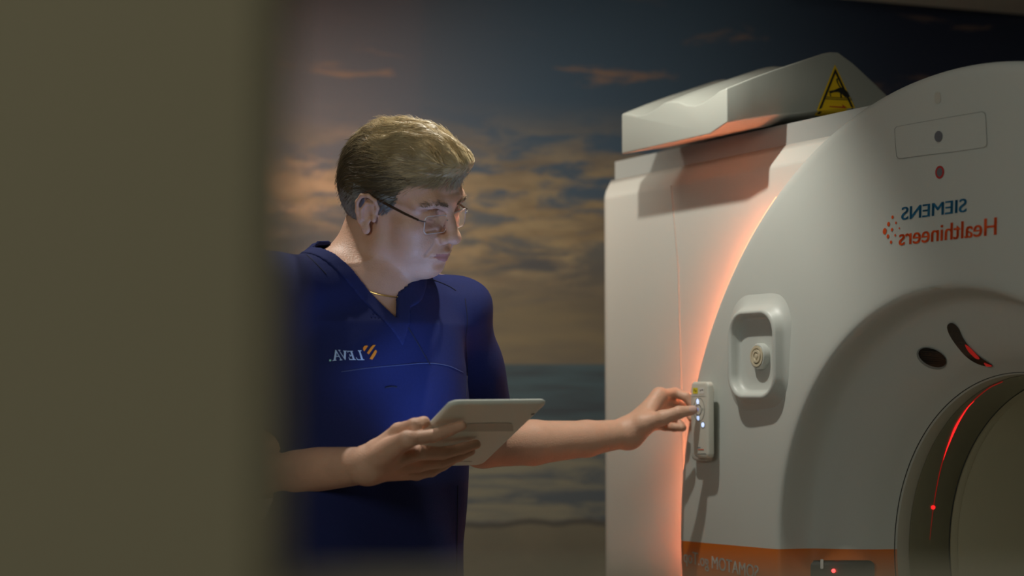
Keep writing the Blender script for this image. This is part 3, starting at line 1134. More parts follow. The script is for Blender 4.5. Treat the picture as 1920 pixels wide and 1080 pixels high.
def tab_basis():
    TLc, TRc, BRc = A3(W(846, 757, 2.58)), A3(W(1029, 755, 2.66)), A3(W(888, 874.5, 2.84))
    ex = TRc - TLc; wx = np.linalg.norm(ex); ex /= wx
    ey = BRc - TRc; ey -= ex * (ey @ ex); hy = np.linalg.norm(ey); ey /= hy
    return TRc, ex, ey, wx, hy


TBO, TEX, TEY, TBW, TBH = tab_basis()
TEN = np.cross(TEX, TEY)
if TEN @ A3((0, -1, 0)) < 0:
    TEN = -TEN                                           # out of the tablet's back, towards the camera


def on_tab(px, py, lift):
    d = A3(ray_dir(px, py)); o = A3(CAMP)
    t = ((TBO + TEN * lift - o) @ TEN) / (d @ TEN)
    return o + d * t


bx = body = Vol((-0.50, 2.52, 1.115), (0.36, 3.46, 1.775), 0.002)
# torso core inside the clothes, neck
tf = torso(-0.009)
body.add((lambda x, y, z: np.maximum(np.maximum(tf(x, y, z), 1.135 - z), z - 1.50), ((-0.46, 2.74, 1.12), (-0.04, 3.11, 1.60))), 0)
NB = A3((TCX, TCY, 1.475)) + 0.004 * TF
body.add(cone(H(-34, 0, -25), NB - 0.012 * TF, 0.056, 0.066), 0.03)
body.add(cone(H(-6, 0, -58), NB + 0.028 * TF, 0.046, 0.050), 0.03)
for sh in (FAR_SH, NEAR_SH):
    body.add(cone(NB - 0.02 * TF + A3((0, 0, 0.015)), sh, 0.045, 0.050), 0.04)
# arms
body.add(cone(FAR_SH, FAR_EL, 0.050, 0.043), 0.02)
fm1, fm2 = A3(W(1000, 830, 3.22)), A3(W(1100, 822.5, 3.262))
body.add(cone(FAR_EL, fm1, 0.043, 0.0405), 0.008)
body.add(cone(fm1, fm2, 0.0405, 0.033), 0.008)
body.add(cone(fm2, FAR_WR, 0.033, 0.0258), 0.008)
body.add(cone(NEAR_SH, NEAR_EL, 0.052, 0.044), 0.02)
nm = NEAR_EL * 0.55 + NEAR_WR * 0.45 + A3((0, 0, -0.002))
body.add(cone(NEAR_EL, nm, 0.044, 0.037), 0.008)
body.add(cone(nm, NEAR_WR, 0.037, 0.0275), 0.008)

# head
body.add(hell((-8, 0, 55), (98, 76, 80)), 0.02)
body.add(hell((36, 0, 46), (59, 64, 58)), 0.02)
body.add(hell((44, 0, -12), (52, 61, 62)), 0.025)
for q in (-1, 1):
    body.add(hcone((10, 54 * q, -5), (17, 51 * q, -47), 15, 16), 0.02)
    body.add(hcone((17, 50 * q, -48), (76, 10 * q, -70), 17, 13), 0.025)
    body.add(hell((60, 44 * q, -4), (26, 23, 19)), 0.018)
    body.add(hell((60, 35 * q, -36), (29, 26, 28)), 0.02)
body.add(hell((83, 0, -42), (22, 30, 27)), 0.018)
body.add(hell((82, 0, -71), (17, 20, 14)), 0.014)
body.add(hell((42, 0, -78), (42, 43, 22)), 0.022)
for q in (-1, 1):
    body.add(hcone((90, 8 * q, 41), (84, 33 * q, 45), 11, 11), 0.012)
    body.add(hcone((84, 33 * q, 45), (68, 52 * q, 36), 11, 9), 0.012)
    body.sub(hell((101, 31 * q, 21), (19, 17, 11)), 0.012)
body.add(hcone((92, 0, 31), (113, 0, -6), 8.5, 10.5), 0.009)
body.add(hell((115.5, 0, -11.5), (13, 12.5, 11)), 0.006)
for q in (-1, 1):
    body.add(hell((104, 14 * q, -16), (12, 7.5, 8.5)), 0.005)
    body.sub(hell((109, 7.5 * q, -24), (6.5, 3.6, 5)), 0.003)
    body.add(hell((77.5, 32 * q, 20), (15.5, 16.5, 15)), 0.005)
    body.sub(hcone((88, 18 * q, 33), (89, 34 * q, 35.5), 1.6, 1.8), 0.004)
    body.sub(hcone((89, 34 * q, 35.5), (82, 48 * q, 29), 1.8, 1.2), 0.004)
    body.sub(hcone((93, 19 * q, 13), (94, 32 * q, 10.5), 1.0, 1.4), 0.002)
    body.sub(hcone((94, 32 * q, 10.5), (86, 45 * q, 13), 1.4, 0.8), 0.002)
    body.add(hcone((86, 21 * q, 4), (81, 42 * q, 4), 5, 5), 0.006)
    body.sub(hcone((91, 19 * q, -3), (86, 40 * q, -6), 1.2, 1.2), 0.006)
    # lips, mouth corner, nasolabial fold
    body.add(hcone((98, 19 * q, -44.5), (106.5, 3 * q, -39.5), 3.6, 5.0), 0.005)
    body.add(hcone((97, 18 * q, -48), (104, 0, -50.5), 3.6, 5.8), 0.005)
    body.sub(hcone((96.5, 25 * q, -47), (105, 14 * q, -45.5), 1.2, 1.3), 0.003)
    body.sub(hcone((105, 14 * q, -45.5), (112, 0, -45), 1.3, 1.4), 0.003)
    body.sub(hcone((101, 20 * q, -20), (92, 33 * q, -44), 1.6, 1.6), 0.007)
body.sub(hell((106, 0, -64), (8, 17, 4.5)), 0.008)
# forehead creases
for uu in (60, 69):
    body.sub(hcone((98.5, -22, uu), (98.5, 22, uu + 1), 1.2, 1.2), 0.006)
# ears
for q in (-1, 1):
    hp = [(8, 74, 3), (13, 79, 17), (9, 84, 28), (-3, 88, 33.5), (-15, 90, 30), (-21.5, 90, 17), (-20, 88, 1), (-15, 85, -13), (-7, 80, -24)]
    body.add(hell((-6, 79 * q, 3), (13, 4, 27), roty(-10)), 0.004)
    for a_, b_ in zip(hp[:-1], hp[1:]):
        body.add(hcone((a_[0], a_[1] * q, a_[2]), (b_[0], b_[1] * q, b_[2]), 3.4, 3.4), 0.0025)
    ah = [(5, 82, 21), (-7, 85.5, 19), (-13, 86.5, 6), (-10, 85, -9)]
    for a_, b_ in zip(ah[:-1], ah[1:]):
        body.add(hcone((a_[0], a_[1] * q, a_[2]), (b_[0], b_[1] * q, b_[2]), 2.6, 2.8), 0.003)
    body.sub(hell((0, 86 * q, 0), (8, 7.5, 12)), 0.003)
    body.add(hell((-3, 79 * q, -25), (8.5, 5, 9)), 0.005)
    body.add(hell((9, 78 * q, -4), (4, 4.5, 6.5)), 0.003)

# near hand, flat behind the tablet ------------------------------------------
def P(px, py, d):
    return A3(W(px, py, d))


def finger(vol, pts, rads, k0=0.010, k=0.003):
    for i in range(len(pts) - 1):
        vol.add(cone(pts[i], pts[i + 1], rads[i], rads[i + 1]), k0 if i == 0 else k)


NW = NEAR_WR
mcp = {'i': on_tab(764, 824, 0.026), 'm': on_tab(778, 849, 0.027), 'r': on_tab(783, 871, 0.024), 'l': on_tab(781, 888, 0.020)}
body.add(cone(NW, mcp['i'], 0.0240, 0.0112), 0.012)
body.add(cone(NW, mcp['m'], 0.0240, 0.0120), 0.012)
body.add(cone(NW, mcp['r'], 0.0240, 0.0115), 0.012)
body.add(cone(NW + A3((0, 0, -0.004)), mcp['l'], 0.0225, 0.0100), 0.012)
finger(body, [mcp['i'], on_tab(812, 817, 0.020), on_tab(843, 806.5, 0.014), on_tab(866, 798, 0.0105)], [0.0112, 0.0098, 0.0088, 0.0074], 0.006)
finger(body, [mcp['m'], on_tab(829, 850, 0.021), on_tab(866, 841, 0.015), on_tab(893, 833, 0.0108)], [0.0120, 0.0098, 0.0086, 0.0074], 0.006)
finger(body, [mcp['r'], on_tab(826, 867, 0.019), on_tab(860, 855.5, 0.0125), on_tab(883, 846, 0.010)], [0.0115, 0.0094, 0.0083, 0.0070], 0.006)
finger(body, [mcp['l'], on_tab(809, 884, 0.017), on_tab(831, 873, 0.012), on_tab(849, 864, 0.0095)], [0.0100, 0.0086, 0.0076, 0.0064], 0.006)
ncm = P(708, 846, 2.672)
finger(body, [NW + A3((0.004, 0, 0.006)), ncm, P(748, 809, 2.650), on_tab(777, 799, 0.002), on_tab(795, 791.5, -0.006)], [0.022, 0.0175, 0.0128, 0.0112, 0.0092], 0.012, 0.005)
body.add(cone(ncm, mcp['i'], 0.014, 0.010), 0.010)

# far hand on the handset --------------------------------------------------------
FW = FAR_WR
fi, fmm, fr, fl_ = P(1236, 742, 3.325), P(1236, 758, 3.338), P(1231, 777, 3.342), P(1225, 794, 3.332)
for q, r_ in ((fi, 0.0125), (fmm, 0.0125), (fr, 0.0118), (fl_, 0.0105)):
    body.add(cone(FW, q, 0.0225, r_), 0.016)
finger(body, [fi, P(1265, 736.5, 3.352), P(1286, 744, 3.345), P(1298, 760, 3.342)], [0.0115, 0.0098, 0.0088, 0.0078])
finger(body, [fmm, P(1269, 757, 3.372), P(1288, 768, 3.362), P(1297, 784, 3.352)], [0.0115, 0.0098, 0.0088, 0.0078])
finger(body, [fr, P(1258, 783, 3.372), P(1273, 795, 3.358), P(1280, 802, 3.348)], [0.011, 0.0092, 0.0084, 0.0074])
finger(body, [fl_, P(1247, 799, 3.342), P(1264, 801, 3.325), P(1278, 802, 3.315)], [0.0100, 0.0090, 0.0082, 0.0074])
fcm = P(1205, 795, 3.283)
thumb_tip = P(1299, 769, 3.268)
finger(body, [FW, fcm, P(1243, 783, 3.268), P(1273, 773, 3.262), thumb_tip], [0.023, 0.0185, 0.0135, 0.0108, 0.0090], 0.014, 0.006)
body.add(cone(fcm, fi, 0.013, 0.010), 0.016)

BVt, BQ = body.mesh()
del body.A
BVt = relax(BVt, BQ, 1, 0.4)
cen = BVt[BQ].mean(1)
hl = (cen - HO) @ HR.T * 1000            # head coordinates of each face
midx = np.zeros(len(BQ), int)
up = (np.abs(hl[:, 1]) < 21) & (hl[:, 0] > 92)
ylip = -45.3 + 0.0
curv = 0.010 * hl[:, 1] ** 2
midx[up & (hl[:, 2] < -40.2 - 0.35 * curv) & (hl[:, 2] > -55.0 + 1.7 * curv)] = 1
for tip, d_ in ((thumb_tip, A3((-0.3, -0.95, 0.25))),):
    ax_ = tip - P(1273, 773, 3.262); ax_ /= np.linalg.norm(ax_)
    n_ = d_ - ax_ * (d_ @ ax_); n_ /= np.linalg.norm(n_)
    b_ = np.cross(ax_, n_)
    q = cen - (tip - ax_ * 0.002)
    qa, qb, qn = q @ ax_, q @ b_, q @ n_
    midx[((qa / 0.0085) ** 2 + (qb / 0.0062) ** 2 < 1) & (qn > 0.003)] = 2
PERSON_O = A3((TCX, TCY, 0.0))
man = fast_mesh('person', BVt, BQ, [M_skin, M_lip, M_nail], None, True, midx, PERSON_O)
man.location = PERSON_O
tag(man, 'standing man in navy scrubs looking down at a tablet, one arm stretched to the scanner', 'person')
BV_BODY = BVHTree.FromPolygons([Vector(v) for v in BVt], BQ.tolist())

# ---------------------------------------------------------------- scrub top
HEM = 0.80
nd = (NEAR_EL - NEAR_SH) / np.linalg.norm(NEAR_EL - NEAR_SH)
fd = (FAR_EL - FAR_SH) / np.linalg.norm(FAR_EL - FAR_SH)
N_HEM, F_HEM = 0.205, 0.205


def folds(x, y, z):
    l = (x - TCX) * TL[0] + (y - TCY) * TL[1]
    q = (x - TCX) * TF[0] + (y - TCY) * TF[1]
    w1 = np.sin(34 * (0.75 * z + 0.55 * l) + 2.2 * np.sin(9 * z + 3 * l)) * np.sin(11 * l + 1.0)
    w2 = np.sin(52 * (0.35 * z - 0.8 * l) + 2.0 * np.sin(7 * z) + 1.0) * np.sin(6 * z + 9 * q)
    return 0.0042 * w1 + 0.0024 * w2


def half(p, n):
    return lambda x, y, z: (x - p[0]) * n[0] + (y - p[1]) * n[1] + (z - p[2]) * n[2]


def vneck(e):
    """distance to the V opening in chest coordinates, widened by e; only in front"""
    def f(x, y, z):
        l = (x - TCX) * TL[0] + (y - TCY) * TL[1]
        q = (x - TCX) * TF[0] + (y - TCY) * TF[1]
        zt, lt = 1.4175, 0.014
        n1 = np.array([0.115, -0.082]); n1 /= np.linalg.norm(n1)      # near edge normal (l, z)
        n2 = np.array([-0.115, -0.055]); n2 /= np.linalg.norm(n2)
        d1 = (l - lt) * n1[0] + (z - zt) * n1[1]
        d2 = (l - lt) * n2[0] + (z - zt) * n2[1]
        return np.maximum(np.maximum(d1, d2) - e, -0.015 - q)
    return f


sv_ = Vol((-0.52, 2.70, 0.77), (0.02, 3.24, 1.585), 0.0028)
sl, c = sv_.view()
O = np.maximum(torso(0.0)(*c), c[2] - 1.535).astype(np.float32)
sh_top = [(cone(NB + A3((0, 0, -0.005)) - 0.012 * TF, sh + A3((0, 0, -0.012)), 0.053, 0.060)) for sh in (FAR_SH, NEAR_SH)]
for p_ in sh_top:
    O = smin(O, p_[0](*c).astype(np.float32), 0.05)
Iv = O.copy()
for sh, el, d_, hem, r0_, r1_ in ((NEAR_SH, NEAR_EL, nd, N_HEM, 0.068, 0.071), (FAR_SH, FAR_EL, fd, F_HEM, 0.064, 0.066)):
    end = sh + d_ * 0.30
    sleeve = cone(sh + A3((0, 0, -0.010)), end, r0_, r1_ + 0.006)[0](*c).astype(np.float32)
    Iv = smin(Iv, sleeve, 0.035)
    O = smin(O, np.maximum(sleeve, half(sh + d_ * hem, d_)(*c).astype(np.float32)), 0.035)
    del sleeve
fo = folds(*c).astype(np.float32)
O += fo; Iv += fo
neckcut = cone(NB + A3((0, 0, -0.01)) + 0.012 * TF, NB + A3((0.02, -0.01, 0.14)), 0.068, 0.075)[0](*c).astype(np.float32)
V0 = vneck(0.0)(*c).astype(np.float32)
S_ = np.maximum(O, -(Iv + 0.0055))
S_ = np.maximum(S_, HEM - np.broadcast_to(c[2], S_.shape).astype(np.float32))
S_ = np.maximum(np.maximum(S_, -neckcut), -V0)
V, Q = surface_nets(S_, sv_.lo, sv_.h)
V = relax(V, Q, 1, 0.5)
top = fast_mesh('scrub_top', V, Q, [M_scrub], man, True, None, PERSON_O)
BV_TOP = BVHTree.FromPolygons([Vector(v) for v in V], Q.tolist())
# neckband
V1 = vneck(0.024)(*c).astype(np.float32)
Nb = np.maximum(O - 0.0022, -(Iv + 0.004))
nc2 = neckcut - 0.024
Nb = np.maximum(np.maximum(Nb, np.minimum(V1, nc2)), np.maximum(-neckcut + 0.0005, -V0 + 0.0005))
V, Q = surface_nets(Nb, sv_.lo, sv_.h)
V = relax(V, Q, 1, 0.5)
fast_mesh('neckband', V, Q, [M_scrub2], top, True, None, PERSON_O)
del O, Iv, S_, Nb, V0, V1, nc2, neckcut, fo

IPERS = Matrix.Translation(-Vector(PERSON_O))


def seam(name, pts, r, m, parent=top, bv=BV_TOP, n=6):
    pp = [hit(bv, x, y, r * 0.3) for x, y in smooth_line(pts, n)]
    pp = [IPERS @ p for p in pp if p is not None]
    if len(pp) > 2:
        bm = bmesh.new()
        add_tube(bm, pp, r, 6)
        bm_obj(name, bm, m, parent)


seam('chest_seam', [(640, 697), (690, 690), (745, 685), (800, 681), (840, 686), (868, 698)], 0.0007, M_thread2)
seam('shoulder_seam', [(797, 523), (815, 526), (840, 536), (855, 545)], 0.0009, M_thread)
seam('shoulder_seam', [(575, 478), (590, 492), (612, 515)], 0.0009, M_thread)
seam('sleeve_seam', [(872, 560), (876, 600), (873, 640), (876, 690), (874, 745)], 0.0008, M_thread)
seam('wrap_edge', [(752, 592), (770, 622), (788, 652), (806, 684)], 0.0010, M_thread)
seam('pen_slot', [(722, 727), (733, 725), (744, 726)], 0.0012, M_thread)
seam('side_seam', [(858, 910), (857, 990), (856, 1075)], 0.0008, M_thread)

# embroidered logo: serif letters, mirrored in the photograph -----------------
zl = lambda x, y: (600 + x / 12.0, 620 + y / 12.0)
ZL = lambda pts: [zl(*p) for p in pts]
letters = [
    ZL([(850, 445), (930, 445), (932, 462), (905, 470), (962, 640), (998, 655), (996, 662), (850, 665), (818, 640), (806, 600), (815, 598), (835, 632), (865, 650), (920, 648), (872, 470), (848, 460)]),     # L
    ZL([(612, 460), (738, 458), (740, 472), (722, 478), (775, 640), (806, 652), (806, 662), (660, 660), (640, 600), (650, 598), (672, 640), (735, 645), (712, 572), (690, 570), (680, 590), (672, 590),
        (655, 530), (664, 528), (682, 552), (705, 554), (682, 478), (640, 476), (628, 495), (618, 495)]),     # E
    ZL([(412, 435), (458, 440), (458, 452), (440, 456), (535, 600), (540, 470), (520, 466), (518, 452), (606, 455), (606, 466), (585, 472), (575, 660), (558, 660), (430, 462), (412, 448)]),     # V
    [ZL([(345, 437), (362, 440), (480, 650), (502, 655), (502, 668), (435, 670), (435, 658), (460, 650), (430, 590), (362, 592), (348, 655), (370, 662), (370, 675), (280, 685), (280, 672), (308, 662)]),
     ZL([(372, 500), (366, 575), (422, 573)])],   # A
    ZL([(208, 655), (248, 652), (250, 690), (210, 692)])]
decal('embroidered_letters', letters[:4], BV_TOP, 0.0009, M_embw, top, IPERS)
decal('embroidered_dot', letters[4:], BV_TOP, 0.0009, mat('embroidery_mint', (0.4, 0.8, 0.72), 0.7, noise=0.05), top, IPERS)
mark = [ZL([(992, 468), (968, 430), (968, 385), (1000, 345), (1050, 335), (1075, 350), (1040, 400)]),
        ZL([(1095, 535), (1050, 505), (1140, 375), (1190, 325), (1250, 325), (1200, 390)]),
        ZL([(1170, 655), (1110, 635), (1175, 530), (1235, 435), (1262, 440), (1275, 480), (1240, 550)])]
decal('embroidered_emblem', mark, BV_TOP, 0.0009, M_embo, top, IPERS)

# ---------------------------------------------------------------- trousers and clogs
tv = Vol((-0.50, 2.66, 0.03), (0.0, 3.18, 0.99), 0.006)
for q in (-1, 1):
    hip = A3((TCX, TCY, 0.90)) + TL * 0.085 * q
    kn = A3((TCX, TCY, 0.50)) + TL * 0.105 * q + TF * 0.015
    an = A3((TCX, TCY, 0.07)) + TL * 0.115 * q - TF * 0.01
    tv.add(cone(hip, kn, 0.092, 0.078), 0.03)
    tv.add(cone(kn, an, 0.078, 0.068), 0.02)
tv.add(ellip((TCX, TCY, 0.90), (0.165, 0.118, 0.085), np.stack([TL, TF, A3((0, 0, 1))])), 0.03)
sl, c = tv.view()
tv.A = np.maximum(tv.A, np.maximum(0.055 - c[2], c[2] - 0.96).astype(np.float32))
V, Q = tv.mesh()
fast_mesh('trousers', relax(V, Q, 2), Q, [M_scrub], man, True, None, PERSON_O)
for q in (-1, 1):
    an = A3((TCX, TCY, 0.0)) + TL * 0.115 * q - TF * 0.01
    cv = Vol(an + A3((-0.24, -0.24, -0.02)), an + A3((0.24, 0.24, 0.14)), 0.005)
    cv.add(cone(an - TF * 0.04 + A3((0, 0, 0.045)), an + TF * 0.12 + A3((0, 0, 0.040)), 0.045, 0.046), 0.01)
    cv.add(cone(an + A3((0, 0, 0.05)), an + A3((0, 0, 0.09)), 0.045, 0.045), 0.02)
    sl, c = cv.view()
    cv.A = np.maximum(cv.A, (0.001 - c[2]).astype(np.float32))
    V, Q = cv.mesh()
    fast_mesh('shoe', V, Q, [M_shoe], man, True, None, PERSON_O)

# ---------------------------------------------------------------- hair
KEEP = np.array([(135, 84), (88, 84), (66, 76), (50, 62), (42, 44), (35, 27), (27, 12), (20, 10), (15, 30), (4, 42), (-10, 41), (-23, 32), (-29, 8), (-32, -26), (-48, -52), (-80, -58), (-220, -58), (-220, 260), (135, 260)], float)


def poly_sd(px, py):
    d2 = np.full(np.broadcast(px, py).shape, 1e12)
    ins = np.zeros(d2.shape, bool)
    m = len(KEEP)
    for i in range(m):
        a, b = KEEP[i], KEEP[(i + 1) % m]
        e = b - a
        t = np.clip(((px - a[0]) * e[0] + (py - a[1]) * e[1]) / (e @ e), 0, 1)
        d2 = np.minimum(d2, (px - a[0] - e[0] * t) ** 2 + (py - a[1] - e[1] * t) ** 2)
        cnd = (a[1] > py) != (b[1] > py)
        xx = a[0] + (py - a[1]) * (b[0] - a[0]) / (b[1] - a[1] if b[1] != a[1] else 1e-9)
        ins ^= cnd & (px < xx)
    return np.where(ins, -1, 1) * np.sqrt(d2)


def lell(f, s_, u, c_, r):
    q0, q1, q2 = (f - c_[0]), (s_ - c_[1]), (u - c_[2])
    k0 = np.sqrt((q0 / r[0]) ** 2 + (q1 / r[1]) ** 2 + (q2 / r[2]) ** 2) + 1e-6
    k1 = np.sqrt((q0 / r[0] ** 2) ** 2 + (q1 / r[1] ** 2) ** 2 + (q2 / r[2] ** 2) ** 2) + 1e-6
    return k0 * (k0 - 1) / k1


def hair_vol(f, s_, u):
    d = lell(f, s_, u, (-12, 0, 56), (106, 82, 90))
    d = smin(d, lell(f, s_, u, (-30, 0, 30), (86, 80, 84)), 20)
    d = smin(d, lell(f, s_, u, (30, 0, 98), (66, 62, 50)), 22)
    d = smin(d, lell(f, s_, u, (78, -10, 104), (28, 44, 22)), 14)
    lumps = 3.2 * np.sin(0.085 * f + 0.13 * s_ + 1.4 * np.sin(0.05 * u)) * np.sin(0.09 * s_ - 0.05 * f + 0.6) + 1.3 * np.sin(0.21 * s_ + 0.10 * f)
    return d + lumps * np.clip((u - 70) / 50, 0, 1)


def hair_sdf(f, s_, u):
    return -smin(-hair_vol(f, s_, u), -poly_sd(f, u), 7.0)


hn = 2.4
fx, sx, ux = np.arange(-135, 140, hn), np.arange(-105, 106, hn), np.arange(-70, 175, hn)
Ah = hair_sdf(fx[:, None, None], sx[None, :, None], ux[None, None, :])
V, Q = surface_nets(Ah.astype(np.float32), np.array([fx[0], sx[0], ux[0]]), hn)
if True:
    inner = (np.sqrt(((V - A3((-8, 0, 50))) / A3((80, 60, 66))) ** 2).sum(1) < 0)
Vw = HO + (V @ HR) * 0.001
cenh = V[Q].mean(1)
def hair_mat_idx(f, s_, u, rnd):
    grey = (u < 34 + 14 * rnd) & (f > -40)
    grey |= (u < 6 + 30 * rnd) & (f <= -40)
    blond_lit = (~grey) & ((u - 88) / 40 + (f - 0) / 110 + (rnd - 0.5) * 1.1 > 0.15)  # blond top and front, with the lamplight on the hair painted in
    return np.where(grey, 2, np.where(blond_lit, 1, 0))


hair = fast_mesh('hair', Vw, Q, [M_h1, M_h2, M_h3], man, True, hair_mat_idx(cenh[:, 0], cenh[:, 1], cenh[:, 2], np.full(len(Q), 0.5)), PERSON_O)

# strands lying on the hair mass
NSTR = 12000
area_ok = (V[:, 0] < 120) & (hair_vol(V[:, 0], V[:, 1], V[:, 2]) > -6)
seeds = V[area_ok][RNG.integers(0, area_ok.sum(), NSTR)] + RNG.normal(0, 1.2, (NSTR, 3))


def hv(p):
    return hair_vol(p[:, 0], p[:, 1], p[:, 2])


def hgrad(p):
    e = 0.6
    g = np.stack([hv(p + e * np.eye(3)[i]) - hv(p - e * np.eye(3)[i]) for i in range(3)], 1)
    return g / (np.linalg.norm(g, axis=1, keepdims=True) + 1e-9)


def flow(p, rn):
    f, s_, u = p.T
    top_ = np.clip((u - 85) / 40, 0, 1)
    back = np.clip((-f - 55) / 45, 0, 1)
    low = np.clip((45 - u) / 40, 0, 1)
    d = np.stack([-0.95 + 0 * f, 0.05 * np.sign(s_), -0.32 + 0 * f], 1)
    dt = np.stack([-0.80 + 0.25 * np.sin(0.06 * s_ + 0.03 * f), 0.55 + 0.5 * np.sin(0.045 * f + 1.0), 0.1 + 0 * f], 1)
    db = np.stack([-0.25 + 0 * f, -0.1 * np.sign(s_), -1 + 0 * f], 1)
    dl = np.stack([-0.55 + 0 * f, 0 * f, -0.8 + 0 * f], 1)
    d = d * (1 - top_)[:, None] + dt * top_[:, None]
    d = d * (1 - back)[:, None] + db * back[:, None]
    d = d * (1 - low)[:, None] + dl * low[:, None]
    return d + rn


NS = 9
rn = RNG.normal(0, 0.16, (NSTR, 3))
step = RNG.uniform(2.6, 6.2, NSTR)
step *= np.where(seeds[:, 2] < 42, 0.45, 1.0)
lift = RNG.uniform(0.3, 2.0, NSTR)
clump = np.sin(0.30 * seeds[:, 1] + 0.10 * seeds[:, 0] + 1.5 * np.sin(0.06 * seeds[:, 2])) * np.sin(0.13 * seeds[:, 0] - 0.08 * seeds[:, 1] + 0.7)
lift = lift + 2.6 * np.clip(clump, 0, 1) * np.clip((seeds[:, 2] - 55) / 40, 0, 1)
fly = RNG.random(NSTR) < 0.07
p = seeds.copy()
path = []
for k in range(NS):
    n_ = hgrad(p)
    off = -0.6 + lift * (k / (NS - 1)) * 1.3 + np.where(fly, 4.5 * (k / (NS - 1)) ** 2, 0)
    p = p - n_ * (hv(p) - off)[:, None]
    path.append(p.copy())
    d = flow(p, rn + 0.25 * np.sin(k * 0.5 + seeds[:, :1] * 0.2) * np.array([[0, 0.5, 0.3]]))
    d = d - n_ * (d * n_).sum(1, keepdims=True)
    d /= np.linalg.norm(d, axis=1, keepdims=True) + 1e-9
    p = p + d * step[:, None]


def strand_mesh(path, r0, r1, nrm_ref):
    path = np.stack(path, 1)                        # n, k, 3
    n, k, _ = path.shape
    t = np.gradient(path, axis=1); t /= np.linalg.norm(t, axis=2, keepdims=True) + 1e-9
    b = np.cross(t, nrm_ref[:, None, :]); b /= np.linalg.norm(b, axis=2, keepdims=True) + 1e-9
    c_ = np.cross(b, t)
    rad = np.linspace(r0, r1, k)[None, :, None]
    rings = np.stack([path + rad * (math.cos(a) * b + math.sin(a) * c_) for a in (PI / 2, PI / 2 + 2 * PI / 3, PI / 2 + 4 * PI / 3)], 2)   # n,k,3,3
    idx = np.arange(n * k * 3).reshape(n, k, 3)
    qs = []
    for j in range(3):
        j2 = (j + 1) % 3
        qs.append(np.stack([idx[:, :-1, j], idx[:, :-1, j2], idx[:, 1:, j2], idx[:, 1:, j]], -1).reshape(-1, 4))
    per = np.tile(np.repeat(np.arange(n), k - 1), 3)
    return rings.reshape(-1, 3), np.concatenate(qs), per


SV, SQ, per = strand_mesh(path, 0.46, 0.15, hgrad(path[0]))
mi = hair_mat_idx(seeds[:, 0], seeds[:, 1], seeds[:, 2], RNG.random(NSTR))
fast_mesh('hair_strands', HO + (SV @ HR) * 0.001, SQ, [M_h1, M_h2, M_h3], hair, True, mi[per], PERSON_O)

# eyebrows
for q in (-1, 1):
    nb = 150
    t = RNG.random(nb)
    base = np.stack([np.interp(t, [0, 0.5, 1], [102.5, 95, 77]), np.interp(t, [0, 0.5, 1], [10, 33, 53]) * q, np.interp(t, [0, 0.5, 1], [40, 46.5, 40]) + RNG.normal(0, 1.7, nb)], 1)
    out = []
    dirv = np.stack([-0.35 * np.ones(nb), 0.85 * q * np.ones(nb), RNG.normal(0.25, 0.2, nb)], 1)
    hits = []
    for b_, d_ in zip(base, dirv):
        a_ = H(*b_)
        loc, nn, i, dd = BV_BODY.find_nearest(Vector(a_))
        l_ = (A3(loc) - HO) @ HR.T * 1000; n_ = A3(nn) @ HR.T
        d_ = d_ - n_ * (d_ @ n_)
        hits.append([l_ + n_ * 0.2, l_ + n_ * 1.4 + d_ * 3.2, l_ + n_ * 1.5 + d_ * 7])
    hits = np.array(hits)
    SV, SQ, per = strand_mesh([hits[:, i] for i in range(3)], 0.34, 0.12, np.tile(np.array([[1.0, 0, 0.2]]), (nb, 1)))
    fast_mesh('eyebrow', HO + (SV @ HR) * 0.001, SQ, [M_brow], man, True, None, PERSON_O)

# ---------------------------------------------------------------- spectacles (worn, a thing of their own)
sp = empty('spectacles', tuple(H(100, 0, 12)))
tag(sp, 'rimless spectacles with thin tortoiseshell arms on the man’s nose', 'glasses')
ISP = Matrix.Translation(-Vector(H(100, 0, 12)))


def hp3(f, s_, u):
    return ISP @ Vector(H(f, s_, u))


for q in (-1, 1):
    bm = bmesh.new()
    rings = []
    for e, th in ((-0.6, -1.0), (0, -0.6), (0, 0.6), (-0.6, 1.0)):
        loop = []
        for a_, b_ in rrect(0, 0, 23.5 + e, 14.5 + e, 6.5, 5):
            s_ = (31.5 + a_) * q
            loop.append(hp3(102.5 - 0.0030 * s_ * s_ + th - 0.10 * b_, s_, 10.5 + b_))
        rings.append(loop)
    add_rings(bm, rings, True, True, True)
    lens = bm_obj('lens', bm, M_glass, sp, True, 30)
    bm = bmesh.new()
    add_tube(bm, rings[1] + [rings[1][0]], 0.0008, 6, False)
    bm_obj('lens_edge', bm, M_lrim, lens)
    bm = bmesh.new()
    add_tube(bm, [hp3(93.5, 55 * q, 17), hp3(91, 61 * q, 18), hp3(86, 65.5 * q, 19)], 0.0011, 8)
    bm_obj('hinge', bm, M_metal, sp)
    bm = bmesh.new()
    add_tube(bm, [hp3(87, 65.5 * q, 19), hp3(60, 71 * q, 22.5), hp3(25, 77 * q, 28), hp3(4, 81 * q, 33), hp3(-8, 82.5 * q, 35.5), hp3(-20, 81 * q, 28)], [0.0016, 0.0021, 0.0023, 0.0024, 0.0021, 0.0016], 8)
    bm_obj('temple_arm', bm, M_tort, sp)
    bm = bmesh.new()
    add_tube(bm, [hp3(101.5, 9 * q, 8), hp3(99, 10 * q, 4), hp3(99, 9.5 * q, 0)], 0.0006, 6)
    bm_obj('nose_pad', bm, M_metal, sp)
bm = bmesh.new()
add_tube(bm, [hp3(103, -10, 16), hp3(105.5, -4, 18.5), hp3(105.5, 4, 18.5), hp3(103, 10, 16)], 0.0009, 8)
bm_obj('bridge', bm, M_metal, sp)

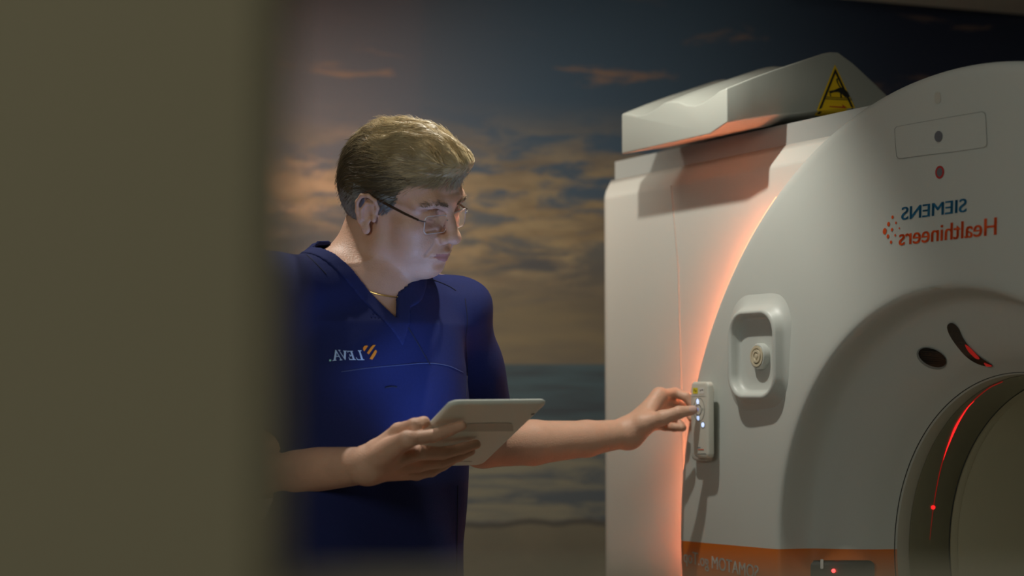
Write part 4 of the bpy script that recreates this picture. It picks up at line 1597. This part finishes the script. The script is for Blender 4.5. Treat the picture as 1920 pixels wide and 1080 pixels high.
# ---------------------------------------------------------------- necklace
pts = []
for k in range(97):
    th = 2 * PI * k / 96
    dv = TF * math.cos(th) + TL * math.sin(th)
    z0 = 1.492 - 0.050 * math.cos(th)
    o_ = Vector(NB + dv * 0.25); o_.z = z0 + 0.03
    d_ = Vector((-dv[0], -dv[1], -0.12)).normalized()
    loc, nn, i, dd = BV_BODY.ray_cast(o_, d_)
    if loc is not None and (loc - Vector((NB[0], NB[1], loc.z))).length < 0.13:
        pts.append(loc + nn * 0.0011)
nk = empty('necklace', tuple(pts[0]))
tag(nk, 'thin gold chain necklace lying on the man’s neck at the scrub collar', 'necklace')
bm = bmesh.new()
pl = [p - Vector(pts[0]) for p in pts]
dens = []
for a_, b_ in zip(pl[:-1], pl[1:]):
    m_ = max(2, int((b_ - a_).length / 0.0011))
    dens += [a_.lerp(b_, i / m_) for i in range(m_)]
add_tube(bm, dens, [0.0013 if i % 2 else 0.0006 for i in range(len(dens))], 6)
bm_obj('chain', bm, M_gold, nk)

# ---------------------------------------------------------------- tablet
tb = empty('tablet', tuple(TBO))
tag(tb, 'pale grey tablet computer in the man’s hand, screen turned up to his face', 'tablet')
ITB = Matrix.Translation(-Vector(TBO))


def tpt(a, b, c_):
    return ITB @ Vector(TBO - TEX * a + TEY * b + TEN * c_)


bm = bmesh.new()
rings = []
for e, hgt in ((-0.004, -0.0075), (-0.0012, -0.0070), (0, -0.0055), (0, -0.0045), (-0.0006, -0.0030), (-0.0022, -0.0012), (-0.0050, -0.0002), (-0.008, 0.0)):
    rings.append([tpt(a, b, hgt) for a, b in rrect(TBW / 2, TBH / 2, TBW / 2 + e, TBH / 2 + e, 0.013 + e * 0.5, 8)])
add_rings(bm, rings, True, True, True)
shell_t = bm_obj('tablet_shell', bm, M_tab, tb, True, 45)
bm = bmesh.new()
add_rings(bm, [[tpt(a, b, -0.0078) for a, b in rrect(TBW / 2, TBH / 2, TBW / 2 - 0.008, TBH / 2 - 0.010, 0.004, 4)]], True, True)
bm_obj('screen', bm, M_screen, tb, False)
BV_TAB = bvh_of(shell_t)
decal('back_strip', [[(840, 797), (868, 794), (925, 792.5), (953, 792.5), (959, 794), (962, 798), (962.5, 806), (962, 808), (925, 808), (868, 808.5), (835, 809)]], BV_TAB, 0.0006, M_tabg, tb, ITB)
decal('camera_lens', [ell(999, 776, 3.8, 1.4, -25)], BV_TAB, 0.0006, M_lens, tb, ITB)
decal('maker_line', [rot_rrect(862, 864.3, 885, 865.4, .4)], BV_TAB, 0.0006, M_tabg, tb, ITB)
tl = lamp('tablet_screen_light', 'AREA', tuple(TBO - TEX * TBW / 2 + TEY * TBH / 2 - TEN * 0.0095), tuple(TBO - TEX * TBW / 2 + TEY * TBH / 2 - TEN * 0.5), 0.24, (0.27, 0.48, 1.0),
          shape='SQUARE', size=0.15)
tl.data.spread = math.radians(125)
